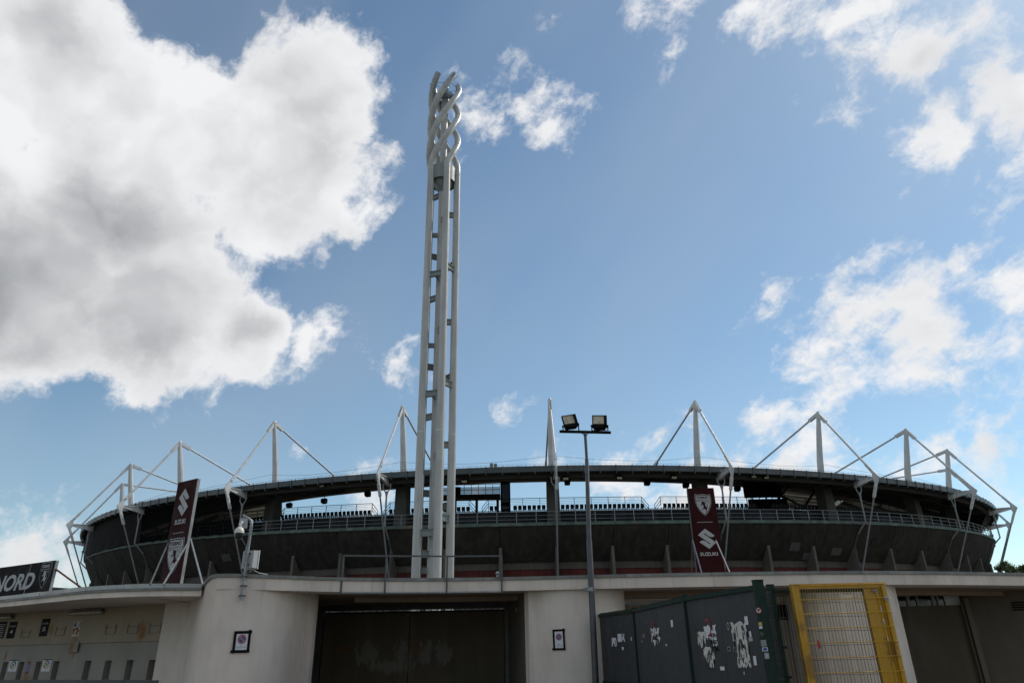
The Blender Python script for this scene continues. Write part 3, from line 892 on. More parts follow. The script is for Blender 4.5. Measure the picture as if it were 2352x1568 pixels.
def smooth_line(pts, n=6):
    """Catmull-Rom through (x, y) points"""
    P = [Vector((*p, 0)) for p in pts]
    P = [P[0] * 2 - P[1]] + P + [P[-1] * 2 - P[-2]]
    out = []
    for i in range(1, len(P) - 2):
        a, b, c, d = P[i - 1:i + 3]
        for k in range(n):
            t = k / n
            out.append(0.5 * (2 * b + (c - a) * t + (2 * a - 5 * b + 4 * c - d) * t * t + (3 * b - a - 3 * c + d) * t**3))
    out.append(P[-2])
    return out

def normals(line):
    ns = []
    for i in range(len(line)):
        d = (line[min(i + 1, len(line) - 1)] - line[max(i - 1, 0)]).normalized()
        ns.append(Vector((d.y, -d.x, 0)))            # to the right of travel
    return ns

def wall_strip(b, line, z0, z1, front=0.0, thick=0.3):
    """solid strip along a plan line; front shifts it towards the camera side"""
    ns = normals(line)
    secs = []
    for i, (p, n) in enumerate(zip(line, ns)):
        za = z0[i] if isinstance(z0, list) else z0
        zb = z1[i] if isinstance(z1, list) else z1
        f, k = p + n * front, p + n * (front - thick)
        secs.append([(f.x, f.y, za), (f.x, f.y, zb), (k.x, k.y, zb), (k.x, k.y, za)])
    return b.loft(secs)

# ------------------------------------------------------------------ entrance building
ent = thing('entrance_building', (0, 21, 0), 'low white plastered entrance wall with rounded piers and a gate recess under a long parapet', 'building')
FL = smooth_line([(-7.45, 17.84), (-7.0, 17.90), (-6.0, 18.55), (-4.55, 19.4), (-2.5, 19.95), (-0.45, 20.12), (3.0, 19.95), (7.0, 20.05), (10.5, 20.5), (15.5, 22.0), (21.0, 24.2), (29.0, 27.8), (42.0, 34.0)], 5)
PZB, PZT = 3.05, 3.33
b = MB()
wall_strip(b, FL, PZB, PZT, 0, 0.9)
b.build('parapet', M['plaster'], ent, True)
# coping stones along the parapet, with joints
acc_, run = [FL[0]], 0.0
segs = []
for p0, p1 in zip(FL[:-1], FL[1:]):
    acc_.append(p1)
    run += (p1 - p0).length
    if run > 1.6:
        segs.append(acc_)
        acc_, run = [p1], 0.0
if len(acc_) > 1:
    segs.append(acc_)
for sg in segs:
    sg = list(sg)
    d0, d1 = (sg[1] - sg[0]).normalized(), (sg[-1] - sg[-2]).normalized()
    sg[0] = sg[0] + d0 * 0.006
    sg[-1] = sg[-1] - d1 * 0.006
    b = MB()
    jz = random.uniform(-.004, .004)
    wall_strip(b, sg, PZT + 0.002, PZT + 0.085 + jz, 0.045, 0.99)
    b.build('coping_stone', M['coping_stone'], ent)
# flat roof slab / soffit behind the parapet
b = MB()
wall_strip(b, FL, 3.10, 3.25, -0.9, 5.6)
b.build('roof_slab', M['soffit_plaster'], ent)
b = MB()
wall_strip(b, FL[8:], 3.062, 3.099, -0.05, 6.2)
b.build('soffit', M['soffit_plaster'], ent)
b = MB()
wall_strip(b, FL[16:], 2.93, 3.06, -2.2, 0.35)
b.build('soffit_beam', M['soffit_plaster'], ent)

# left pier: sweeps out of the ticket wall, its top raked down to the ticket office roof, and turns in towards the gate
w0 = [WA + WT * s + WN * 0.06 for s in (0.40, 0.15)]
PL = smooth_line([(p.x, p.y) for p in w0] + [(-9.38, 20.40), (-9.05, 20.12), (-8.70, 19.65), (-8.38, 19.10), (-8.06, 18.52), (-7.76, 18.09), (-7.45, 17.88), (-7.0, 17.91), (-6.5, 18.26), (-6.05, 18.92), (-5.72, 19.85)], 6)
def rake(x):
    t = min(max((x + 8.35) / 0.85, 0), 1)
    return 2.97 + 0.36 * t * t * (3 - 2 * t)
zz = [rake(p.x) if p.x < -7.44 else 3.058 for p in PL]
b = MB()
wall_strip(b, PL, 0, zz, 0.0, 0.35)
b.build('pier', M['plaster'], ent, True)
rk = [p for p in PL if -8.75 < p.x < -7.44]
zr = [rake(p.x) for p in rk]
b = MB()
wall_strip(b, rk, [z + .002 for z in zr], [z + 0.085 for z in zr], 0.045, 0.5)
b.build('coping_stone', M['coping_stone'], ent, True)
# jamb strip and splayed sides of the gate recess
b = MB()
wall_strip(b, [Vector((-5.70, 19.86, 0)), Vector((-5.60, 20.15, 0)), Vector((-5.58, 20.35, 0))], 0, 3.06, 0.03, 0.3)
b.build('jamb', M['plaster'], ent)
b = MB()
wall_strip(b, [Vector((-5.62, 20.36, 0)), Vector((-6.75, 25.0, 0))], 0, 3.06, 0, 0.3)
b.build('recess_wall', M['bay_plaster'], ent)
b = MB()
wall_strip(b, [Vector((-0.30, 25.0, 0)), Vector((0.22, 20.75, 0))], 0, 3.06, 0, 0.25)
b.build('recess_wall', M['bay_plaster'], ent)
b = MB()
b.box((-3.5, 25.35, 2.97), (7.4, 0.3, 0.18)).box((-6.72, 25.3, 1.5), (0.16, 0.2, 3.0)).box((-0.36, 25.3, 1.5), (0.16, 0.2, 3.0))
b.build('gate_frame', M['galv_dark'], ent)
for s, x0, x1 in ((-1, -6.60, -3.68), (1, -3.665, -0.46)):
    lf = MB().box(((x0 + x1) / 2, 25.2, 1.39), (x1 - x0 - 0.01, 0.08, 2.76)).build('gate_leaf', M['door'], ent)
    xm = -3.74 if s < 0 else -3.60
    MB().tube([(xm, 25.13, 1.35), (xm, 25.10, 1.37), (xm, 25.10, 1.53), (xm, 25.13, 1.55)], 0.012, 6).build('handle', M['galv'], lf)
MB().box((-3.5, 25.62, 1.42), (7.0, 0.1, 2.84)).build('gate_light_stop', M['black'], ent)  # added unseen sheet that stops daylight showing through the gate's gaps
b = MB()
for k in range(26):
    b.box((-6.5 + k * 0.235, 25.3, 2.83), (0.03, 0.03, 0.1))
b.build('gate_spikes', M['galv_dark'], ent)
b = MB().tube([(-0.02, 22.5, 3.05), (0.02, 22.3, 2.95), (-0.02, 22.3, 2.72)], 0.012, 6)
b.box((-0.02, 22.3, 2.66), (0.08, 0.07, 0.12))
b.build('cable_box', M['galv_dark'], ent)

# right pier: a rounded drum
PR = smooth_line([(-0.02, 24.4), (0.22, 20.85), (0.50, 20.45), (1.1, 20.18), (1.9, 20.14), (2.6, 20.35), (3.05, 20.9), (3.12, 21.7), (3.12, 24.5)], 7)
b = MB()
wall_strip(b, PR, 0, 3.06, 0.0, 0.3)
b.build('pier', M['plaster'], ent, True)
b = MB()
wall_strip(b, [Vector((0.24, 20.72, 0)), Vector((0.30, 20.60, 0)), Vector((0.40, 20.50, 0))], 0, 3.05, 0.035, 0.05)
b.build('jamb', M['plaster'], ent, True)
# back wall of the middle bay with its vent and the gap under the soffit
b = MB()
b.box((5.7, 22.9, 1.38), (5.2, 0.3, 2.76))
b.build('bay_wall', M['soffit_plaster'], ent)
b = MB().box((5.7, 23.3, 2.97), (5.2, 0.2, 0.05))
b.build('bay_lintel', M['white_steel'], ent)
vx, vz = at(1795, 1405, 22.7).x, at(1795, 1405, 22.7).z
b = MB()
for k in range(5):
    b.box((vx - 0.2 + k * 0.1, 22.73, vz), (0.055, 0.06, 0.42))
b.build('vent_grille', M['black'], ent)
# middle pier seen through the yellow gate
PM = smooth_line([(8.35, 24.5), (8.35, 21.8), (8.5, 21.1), (9.0, 20.75), (9.7, 20.62), (10.4, 20.66), (10.85, 20.95), (11.02, 21.5), (11.1, 24.5)], 6)
b = MB()
wall_strip(b, PM, 0, 3.06, 0.0, 0.3)
b.build('pier', M['plaster'], ent, True)
# right bay: steel door, strip window above it, side wall with a pipe and vents
q0, q1 = at(2068, 1391, 25.3), at(2216, 1389, 25.3)
dr = MB().box(((q0.x + q1.x) / 2, 25.3, q1.z / 2), (q1.x - q0.x + 0.5, 0.08, q1.z)).build('bay_door', M['door'], ent)
gw = MB().box(((q0.x + q1.x) / 2, 25.42, (q1.z + 3.0) / 2), (q1.x - q0.x + 0.5, 0.04, 3.02 - q1.z)).build('strip_window', M['glass_dark'], ent)
for f_, w in ((0.16, 0.12), (0.30, .07), (0.55, 0.12), (0.62, 0.06)):
    MB().box((q0.x + (q1.x - q0.x) * f_, 25.38, (q1.z + 3.0) / 2), (w, 0.05, 3.0 - q1.z)).build('mullion', M['galv'], gw)
MB().box((q0.x + (q1.x - q0.x) * .84, 25.37, (q1.z + 3.0) / 2), (0.52, 0.04, 2.98 - q1.z)).build('blind', M['print_white'], gw)
sw0, sw1 = Vector((q1.x + 0.05, 25.4, 0)), Vector((18.6, 23.2, 0))
b = MB()
wall_strip(b, [sw0, sw1], 0, 3.06, 0, 0.3)
b.build('bay_wall', M['bay_plaster'], ent)
b = MB()
wall_strip(b, smooth_line([(18.55, 23.25), (21.0, 24.25), (29.0, 27.85), (42.0, 34.05)], 4), 0, 3.058, -0.02, 0.35)
b.build('pier', M['plaster'], ent, True)
MB().box((q1.x - 0.03, 25.2, 1.45), (0.16, 0.2, 2.9)).build('bay_jamb', M['bay_plaster'], ent)
MB().tube([(q1.x - 0.2, 25.15, 0), (q1.x - 0.2, 25.15, 2.75)], 0.035, 8).build('drain_pipe', M['door'], ent, True)
b = MB()
sd = (sw1 - sw0).normalized()
nn = Vector((sd.y, -sd.x, 0))
vp = sw0
d_ = ray(2339, 1389)
tt = (sw0 - Vector((0, 0, EYE))).dot(nn) / d_.dot(nn)
vp = Vector((0, 0, EYE)) + d_ * tt
rm = Matrix((sd, nn, Vector((0, 0, 1)))).transposed()
for k in range(4):
    b.box(vp + Vector((0, 0, -0.14 + k * 0.075)) + nn * 0.01, (0.38, 0.03, 0.042), rm)
b.build('vent_grille', M['black'], ent)

# ------------------------------------------------------------------ ticket office
tk = thing('ticket_office', ((WA + WB) / 2), 'long ticket office with a row of narrow counter slots under a curved canopy', 'building')
def wpt(s, z, out=0.0):
    return WA + WT * s + WN * out + Vector((0, 0, z))
def wbox(b, s0, s1, z0, z1, o0, o1):
    """box on the ticket wall: s along it (to the left), z height, o outward"""
    vs = [wpt(s, z, o) for s in (s0, s1) for z in (z0, z1) for o in (o0, o1)]
    return b.add(vs, [(0, 1, 3, 2), (4, 6, 7, 5), (0, 4, 5, 1), (2, 3, 7, 6), (0, 2, 6, 4), (1, 5, 7, 3)])
def ws(u, v):
    p = on_wall(u, v)
    return (p - WA).dot(WT), p.z
LEN = 20.0
ZL = 1.96
sR = ws(379, 1472)[0]
b = MB()
wbox(b, 0.28, LEN, ZL, 2.93, -0.3, 0.055)
wbox(b, 0.28, sR, 0, ZL, -0.3, 0.055)
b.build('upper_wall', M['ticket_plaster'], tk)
slots = []
for ua, ub in ((8.8, 19.5), (46, 57), (85, 97), (125, 138), (197, 211), (243.5, 258), (293, 308), (344, 360)):
    s1, s0 = ws(ua - 6, 1538)[0], ws(ub - 5, 1538)[0]
    slots.append((s0, s1))
slots.sort()
slots.append((slots[-1][0] + 1.0, slots[-1][1] + 1.0))
slots.append((slots[-1][0] + 1.0, slots[-1][1] + 1.0))
ZS0, ZS1 = 0.98, 1.48
prev = sR
for (s0, s1) in slots + [(LEN, LEN)]:
    b = MB()
    wbox(b, prev, s0, ZS0, ZS1, -0.30, 0.0)
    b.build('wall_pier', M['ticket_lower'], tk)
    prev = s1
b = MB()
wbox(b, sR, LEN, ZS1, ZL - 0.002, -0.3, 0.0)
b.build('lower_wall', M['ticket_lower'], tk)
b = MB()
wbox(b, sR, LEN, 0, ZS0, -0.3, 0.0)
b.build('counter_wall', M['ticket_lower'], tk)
b = MB()
wbox(b, sR - 0.1, LEN, ZS0 - 0.08, ZS0 - 0.005, 0.002, 0.10)
b.build('counter_ledge', M['galv_dark'], tk)
for (s0, s1) in slots:
    fr = MB()
    wbox(fr, s0 + 0.002, s1 - 0.002, ZS0 + .002, ZS1 - .002, -0.298, -0.24)
    win = fr.build('counter_slot', M['glass_dark'], tk)
    for k in range(8):
        b = MB()
        z = ZS0 + 0.03 + k * 0.057
        wbox(b, s0 + 0.004, s0 + 0.09, z, z + 0.012, -0.22, -0.03)
        b.build('louvre', M['galv'], win)
# canopy with a curved front, two tin coping courses
CL = smooth_line([(-24, 25.6), (-19, 23.2), (-15.0, 21.0), (-12.6, 19.45), (-11.0, 18.45), (-9.6, 18.02), (-8.8, 18.02), (-7.95, 18.22)], 5)
b = MB()
wall_strip(b, CL, 2.93, 3.06, 0, 2.9)
b.build('canopy', M['plaster'], tk, True)
def tin_course(z0, z1, front, step, mk):
    acc2, run2 = [CL[0]], 0
    for p0, p1 in zip(CL[:-1], CL[1:]):
        acc2.append(p1)
        run2 += (p1 - p0).length
        if run2 > step or p1 == CL[-1]:
            sg = list(acc2)
            if len(sg) > 1:
                sg[0] = sg[0] + (sg[1] - sg[0]).normalized() * 0.006
                sg[-1] = sg[-1] - (sg[-1] - sg[-2]).normalized() * 0.006
                j = random.uniform(-.008, .008)
                wall_strip(bb := MB(), sg, z0, z1 + j, front + j, 0.5)
                bb.build('coping_sheet', M[mk], tk)
            acc2, run2 = [p1], 0
tin_course(3.062, 3.12, 0.045, 1.0, 'coping_stone')
tin_course(3.125, 3.22, 0.02, 1.0, 'tin')
b = MB()
wall_strip(b, CL[:-4], 3.062, 3.10, -0.5, 7.0)
b.build('flat_roof', M['coping_stone'], tk)

# ------------------------------------------------------------------ lettering and emblems
def text_mesh(body, size, offset=0.0, shear=0.0, sx=1.0, depth=0.002, space=1.0):
    c = bpy.data.curves.new('lettering', 'FONT')
    c.body, c.size, c.offset, c.shear, c.extrude = body, size, offset, shear, depth
    c.align_x, c.align_y, c.space_character = 'CENTER', 'CENTER', space
    c.resolution_u = 3
    o = bpy.data.objects.new('lettering', c)
    COL.objects.link(o)
    dg = bpy.context.evaluated_depsgraph_get()
    me = bpy.data.meshes.new_from_object(o.evaluated_get(dg))
    me.name = 'lettering'
    me.materials.clear()
    bpy.data.objects.remove(o)
    bpy.data.curves.remove(c)
    if sx != 1.0:
        me.transform(Matrix.Diagonal((sx, 1, 1, 1)))
    return me

class Face:
    """a flat face in space: origin, right, up, normal"""
    def __init__(s, o, x, n):
        s.o, s.x, s.n = Vector(o), Vector(x).normalized(), Vector(n).normalized()
        s.y = s.n.cross(s.x).normalized()
    def m(s, x, y, out=0.004, turn=0.0):
        p = s.o + s.x * x + s.y * y + s.n * out
        r = Matrix((s.x, s.y, s.n)).transposed().to_4x4()
        return Matrix.Translation(p) @ r @ Matrix.Rotation(turn, 4, 'Z')
    def poly(s, name, pts, mt, parent, out=0.004, thick=0.002, tagline=None):
        me = MB().prism([(x, y, -thick / 2) for x, y in pts], (0, 0, thick)).mesh(name)
        return inst(name, me, mt, s.m(0, 0, out), parent)
    def text(s, body, size, x, y, mt, parent, out=0.006, name='lettering', **kw):
        return inst(name, text_mesh(body, size, **kw), mt, s.m(x, y, out), parent)

def fit_text(face, body, x, y, w, h, mt, parent, out=0.006, bold=0.02, shear=0.0):
    me = text_mesh(body, 1.0, offset=bold, shear=shear, depth=0.0)
    xs, ys = [v.co.x for v in me.vertices], [v.co.y for v in me.vertices]
    me.transform(Matrix.Translation((-(max(xs) + min(xs)) / 2, -(max(ys) + min(ys)) / 2, 0)))
    me.transform(Matrix.Diagonal((w / (max(xs) - min(xs)), h / (max(ys) - min(ys)), 1, 1)))
    return inst('lettering', me, mt, face.m(x, y, out), parent)

S_OUT = [(445, 790), (587, 893), (575, 905), (550, 914), (522, 914), (492, 903), (428, 856), (414, 866), (598, 996), (478, 1088), (332, 988), (345, 975), (368, 965), (395, 962), (425, 972), (490, 1020), (503, 1012), (320, 883)]
S_OUT = [((x - 459) / 149, -(y - 939) / 149) for x, y in S_OUT]
SHIELD = [(135, 100), (250, 130), (370, 135), (500, 120), (640, 115), (760, 130), (880, 150), (1000, 145), (1105, 125), (1160, 300), (1185, 470), (1180, 680), (1130, 900), (1040, 1130), (920, 1340), (770, 1490), (620, 1400), (460, 1230), (320, 1030), (210, 820), (150, 600), (120, 380), (120, 220)]
SHIELD = [((x - 655) / 700 - (y - 800) * 0.00012 + 0.0, -(y - 800) / 700) for x, y in SHIELD]
BULL = [(525, 525), (540, 560), (555, 530), (570, 565), (620, 585), (690, 590), (740, 620), (770, 680), (785, 780), (790, 850), (815, 900), (860, 950), (905, 965), (935, 970), (945, 1000), (925, 1020), (895, 1015), (880, 1060), (885, 1100), (850, 1125), (850, 1140), (890, 1165), (880, 1195), (860, 1215), (850, 1260), (830, 1310), (790, 1310), (800, 1285), (820, 1265), (835, 1210), (840, 1165), (800, 1120), (770, 1075), (740, 1075), (720, 1060), (690, 1080), (610, 1075), (590, 1095), (560, 1135), (520, 1135), (545, 1095), (590, 1045), (650, 1050), (645, 950), (690, 940), (645, 860), (690, 850), (660, 830), (600, 815), (560, 795), (540, 800), (560, 870), (550, 910), (535, 880), (515, 800), (490, 790), (475, 830), (435, 840), (455, 810), (470, 770), (500, 755), (560, 760), (600, 755), (620, 735), (600, 725), (570, 730), (545, 720), (540, 640), (545, 590)]
TAIL = [(928, 965), (900, 915), (868, 862), (885, 858), (905, 872), (890, 845), (900, 815), (880, 785), (835, 758), (885, 765), (925, 800), (935, 835), (925, 870), (912, 885), (945, 960)]
def crest_pts(lst):
    return [((x - 655) / 700 - (y - 800) * 0.00012, -(y - 800) / 700) for x, y in lst]
BULL, TAIL = crest_pts(BULL), crest_pts(TAIL)

def crest(face, x, y, h, parent, light, dark, filled=True):
    """shield with the rearing bull, total height 2h"""
    def sc(pts, k=1.0, dy=0.0):
        return [(x + a * h * k, y + (c * k + dy) * h) for a, c in pts]
    root = face.poly('crest', sc(SHIELD), light, parent, 0.004)
    face.poly('crest_field', sc(SHIELD, 0.955), dark, root, 0.006)
    ink = dark
    if filled:
        face.poly('crest_field', sc(SHIELD, 0.885), light, root, 0.008)
    else:
        ink = light
    face.poly('crest_line', [(x - 0.66 * h, y + 0.46 * h), (x + 0.68 * h, y + 0.46 * h), (x + 0.68 * h, y + 0.425 * h), (x - 0.66 * h, y + 0.425 * h)], ink, root, 0.010)
    fit_text(face, 'TORINO', x - 0.02 * h, y + 0.665 * h, 1.13 * h, 0.235 * h, ink, root, 0.0112, 0.035)
    fit_text(face, 'F C', x + 0.40 * h, y + 0.24 * h, 0.36 * h, 0.21 * h, ink, root, 0.011, 0.012)
    fit_text(face, '1906', x - 0.42 * h, y + 0.325 * h, 0.29 * h, 0.10 * h, ink, root, 0.011, 0.005)
    face.poly('bull', sc(BULL), ink, root, 0.010, 0.0016)
    face.poly('bull_tail', sc(TAIL), ink, root, 0.010, 0.0016)
    return root

# ------------------------------------------------------------------ tall banner boards
def board(name, pa, pb, z0, z1, label, mt, thick=0.10, rails=True, edge='galv'):
    """upright board from plan point pa (left) to pb (right)"""
    a, c = Vector((pa.x, pa.y, 0)), Vector((pb.x, pb.y, 0))
    x = (c - a).normalized()
    n = Vector((x.y, -x.x, 0))
    if n.dot(-a) < 0:
        n = -n
    mid = (a + c) / 2
    root = thing(name, mid + Vector((0, 0, z0)), label, 'banner')
    w = (c - a).length
    rm = Matrix((x, n, Vector((0, 0, 1)))).transposed()
    b = MB().box(mid + Vector((0, 0, (z0 + z1) / 2)) - n * 0.02, (w, 0.03, z1 - z0), rm)
    b.build('panel', mt, root)
    for s in (-1, 1):
        MB().box(mid + x * (s * (w / 2 - 0.03)) - n * 0.085 + Vector((0, 0, (z0 + z1) / 2)), (0.06, 0.09, z1 - z0), rm).build('frame_post', M[edge], root)
    return root, Face(mid + Vector((0, 0, (z0 + z1) / 2)) - n * 0.004, x, n), x, n, w

# left board
br = at(452, 1098, 20.6)
bl = atz(409, 1108, br.z)
zb0 = 3.11
root, fc, X, N, W = board('banner_board', bl, br, zb0, br.z, 'tall maroon banner with an S emblem above a bull crest, on the ticket office roof', M['maroon'])
H = br.z - zb0
sx_ = W / 0.9
inst('emblem', MB().prism([(a * 0.30 * W, c * 0.42, 0) for a, c in S_OUT], (0, 0, 0.002)).mesh('emblem'), M['print_grey'], fc.m(0.0, H / 2 - 0.66, 0.003), root)
fit_text(fc, 'SUZUKI', 0.0, H / 2 - 1.24, 0.56 * W, 0.145, M['print_grey'], root, 0.006, 0.03)
fc.poly('divider', [(-0.28 * W, H / 2 - 1.56), (0.28 * W, H / 2 - 1.56), (0.28 * W, H / 2 - 1.575), (-0.28 * W, H / 2 - 1.575)], M['print_grey'], root)
crest(fc, 0.0, H / 2 - 2.22, 0.52, root, M['print_grey'], M['maroon'])
zj = at(437, 1235, 20.6).z
for pa_, pb_ in (((437, 1237), (375, 1342)), ((438, 1237), (466, 1342))):
    p0 = at(*pa_, 20.55)
    p1 = atz(pb_[0], pb_[1], 3.12)
    MB().bar(p0, p1, 0.034, 0.034).build('brace', M['galv'], root)
p0 = at(389, 1240, bl.y + 0.1)
MB().bar(p0, atz(345, 1342, 3.12), 0.034, 0.034).build('brace', M['galv_dark'], root)

# right board
pa_, pb_ = at(1577, 1121, 24.0), at(1640, 1123, 24.0)
pa_.x, pb_.x = 6.05, 6.97
zb0, zt_ = 3.26, pa_.z
root, fc, X, N, W = board('banner_board', pa_, pb_, zb0, zt_, 'tall maroon banner with a bull crest above an S emblem, on the entrance roof', M['maroon'], edge='galv_dark')
H = zt_ - zb0
crest(fc, 0.02, H / 2 - 0.58, 0.375, root, M['print_grey'], M['maroon'])
fc.poly('divider', [(-0.27, H / 2 - 1.16), (0.27, H / 2 - 1.16), (0.27, H / 2 - 1.175), (-0.27, H / 2 - 1.175)], M['print_grey'], root)
inst('emblem', MB().prism([(a * 0.315, c * 0.335, 0) for a, c in S_OUT], (0, 0, 0.002)).mesh('emblem'), M['print_grey'], fc.m(0.0, H / 2 - 1.72, 0.003), root)
fit_text(fc, 'SUZUKI', 0.0, H / 2 - 2.22, 0.60, 0.115, M['print_grey'], root, 0.006, 0.03)
for (a_, c_, y0, y1, mk) in (((1591, 1240), (1617, 1322), 23.9, 22.8, 'galv'), ((1644, 1240), (1686, 1321), 23.9, 22.8, 'galv'), ((1590, 1242), (1584, 1322), 24.2, 25.6, 'galv_dark'), ((1578, 1125), (1601, 1322), 23.93, 23.93, 'galv_dark')):
    p0, p1 = at(*a_, y0), at(*c_, y1)
    p1.z = 3.26 if mk == 'galv' or y1 > 24 else p1.z
    MB().bar(p0, p1, 0.036, 0.036).build('brace', M[mk], root)

# long board at the left edge
nr = at(126, 1286, 22.0)
nl = atz(0, 1303, nr.z)
d_ = (nl - nr).normalized()
nl = nr + d_ * 3.6
root, fc, X, N, W = board('sign_board', nl, nr, 3.10, nr.z, 'long black sign board reading NORD beside a bull crest, on the ticket office roof', M['near_black'])
root['category'] = 'sign'
zc_ = (3.10 + nr.z) / 2
fh = nr.z - 3.10
def fxy(f, u, v):
    d = ray(u, v)
    o = Vector((0, 0, EYE))
    p = o + d * ((f.o - o).dot(f.n) / d.dot(f.n))
    return (p - f.o).dot(f.x), (p - f.o).dot(f.y)
xa, ya = fxy(fc, 66, 1334)
xr = fxy(fc, 78, 1320)[0]
me = text_mesh('NORD', 1.0, offset=0.03, shear=0.22, sx=1.25, space=0.97)
xs_ = [v.co.x for v in me.vertices]; ys_ = [v.co.y for v in me.vertices]
lh = fxy(fc, 70, 1314)[1] - fxy(fc, 60, 1353)[1]
k_ = lh / (max(ys_) - min(ys_))
me.transform(Matrix.Translation((-max(xs_), -min(ys_), 0)))
me.transform(Matrix.Diagonal((k_, k_, 1, 1)))
inst('lettering', me, M['print_grey'], fc.m(fxy(fc, 80, 1328)[0], fxy(fc, 60, 1353)[1], 0.004), root)
cx_, cy_ = fxy(fc, 102, 1320)
crest(fc, cx_, cy_, 0.40, root, M['print_grey'], M['near_black'], filled=False)
jx = fxy(fc, 68, 1310)[0]
fc.poly('seam', [(jx, fh / 2), (jx + 0.015, fh / 2), (jx + 0.02, -fh / 2), (jx - 0.01, -fh / 2)], M['print_grey'], root, 0.0022, 0.001)
MB().bar(nr - N * 0.08 + Vector((0, 0, -0.25)), nr - N * 1.3 + X * 0.75 + Vector((0, 0, -1.2)), 0.05, 0.05).build('brace', M['rusty'], root)

# ------------------------------------------------------------------ things on the ticket wall
WF = Face(WA + WN * 0.056, WX, WN)
WFL = Face(WA + WN * 0.001, WX, WN)
def wall_rect(u0, u1, v0, v1, face=WF):
    """rectangle on the wall from picture extents measured at mid height"""
    vm = (v0 + v1) / 2
    xa, _ = fxy(face, u0, vm)
    xb, _ = fxy(face, u1, vm)
    um = (u0 + u1) / 2
    ya, yb = fxy(face, um, v1)[1], fxy(face, um, v0)[1]
    return xa, xb, ya, yb
def rect(face, name, r, mt, parent=None, out=0.006, thick=0.008):
    xa, xb, ya, yb = r
    me = MB().box((0, 0, 0), (xb - xa, yb - ya, thick)).mesh(name)
    return inst(name, me, mt, face.m((xa + xb) / 2, (ya + yb) / 2, out), parent)
for num, ua, ub, v0, v1 in ((4, 19, 36.5, 1427, 1465), (5, 94, 112, 1420, 1460)):
    r = wall_rect(ua, ub, v0, v1)
    o = tag(rect(WF, 'ticket_sign', r, M['near_black']), ('black sign reading CASSA 4 on the ticket office wall beside the cut off notice board' if num == 4 else 'black sign reading CASSA 5 on the ticket office wall beside a rust stain'), 'sign', 'ticket desk signs')
    w, h = r[1] - r[0], r[3] - r[2]
    xm, ym = (r[0] + r[1]) / 2, (r[2] + r[3]) / 2
    fit_text(WF, 'CASSA', xm, ym + h * 0.22, w * .82, h * .095, M['print_grey'], o, 0.013, 0.02)
    fit_text(WF, str(num), xm, ym - h * 0.10, w * .42, h * .24, M['print_grey'], o, 0.013, 0.03)
r = wall_rect(-8, 12.5, 1427, 1465)
o = tag(rect(WF, 'notice_board', r, M['near_black']), 'black notice board with lines of small white print, cut by the left edge', 'sign')
w, h = r[1] - r[0], r[3] - r[2]
for k in range(7):
    xx = r[1] - 0.06
    ln = w * random.uniform(.3, .7)
    WF.poly('print_line', [(xx - ln, r[3] - 0.08 - k * h * .12), (xx, r[3] - 0.08 - k * h * .12), (xx, r[3] - 0.10 - k * h * .12), (xx - ln, r[3] - 0.10 - k * h * .12)], M['print_grey'], o, 0.012, 0.001)
# collage poster of many stickers
r = wall_rect(168, 184, 1426, 1460)
o = tag(rect(WF, 'poster', r, M['old_paper'], thick=0.003), 'narrow poster pasted over with dark and orange photo scraps', 'poster')
for k in range(26):
    xx, yy = random.uniform(r[0], r[1] - .08), random.uniform(r[2], r[3] - .08)
    a, c = random.uniform(.05, .13), random.uniform(.05, .13)
    xx2, yy2 = min(xx + a, r[1]), min(yy + c, r[3])
    WF.poly('scrap', [(xx, yy), (xx2, yy + .02), (xx2 - .01, yy2), (xx + .02, yy2)], random.choice([M['black'], M['print_grey'], M['near_black'], M['old_paper'], M['galv_dark'], M['map_orange']] ), o, 0.009 + 0.0004 * k, 0.0003)
# stadium seating plans
for i, (ua, ub, v0, v1) in enumerate(((21, 40, 1514.5, 1541), (97.5, 117, 1513, 1541))):
    r = wall_rect(ua, ub, v0, v1, WFL)
    o = tag(rect(WFL, 'seating_plan', r, M['paper'], thick=0.003), ('seating plan poster with a coloured ring round a green pitch, nearest the left edge', 'seating plan poster with a coloured ring round a green pitch, below the CASSA 5 sign')[i], 'poster', 'seating plan posters')
    xm, ym, w, h = (r[0] + r[1]) / 2, (r[2] + r[3]) / 2 + 0.02, r[1] - r[0], r[3] - r[2]
    for k, mk in enumerate(('sign_blue', 'map_green', 'map_orange', 'sign_red', 'map_yellow', 'map_yellow')):
        pts = []
        for rr in (1.0, 0.62):
            ang = [k * 60 + 3 + j * 9 for j in range(7)]
            if rr < 1:
                ang = ang[::-1]
            pts += [(xm + w * 0.34 * rr * math.cos(math.radians(a)), ym + h * 0.36 * rr * math.sin(math.radians(a))) for a in ang]
        WFL.poly('stand_block', pts, M[mk], o, 0.009, 0.001)
    WFL.poly('pitch', [(xm - w * .11, ym - h * .13), (xm + w * .11, ym - h * .13), (xm + w * .11, ym + h * .13), (xm - w * .11, ym + h * .13)], M['map_green'], o, 0.009, 0.001)
    WFL.poly('title_bar', [(r[0], r[3] - .025), (r[1], r[3] - .025), (r[1], r[3]), (r[0], r[3])], M['near_black'], o, 0.009, 0.001)
r = wall_rect(61, 68, 1520, 1544, WFL)
o = tag(rect(WFL, 'notice_strip', r, M['map_violet'], thick=0.004), 'narrow violet notice strip with rust runs between two counter slots', 'notice')
for k, (y0, y1) in enumerate(((r[2] - .03, r[2] + .03), (r[3] - .03, r[3] + .03))):
    WFL.poly('rusty_clip', [(r[0] - .01, y0), (r[1] + .01, y0), (r[1] + .01, y1), (r[0] - .01, y1)], M['rusty'], o, 0.010, 0.001)
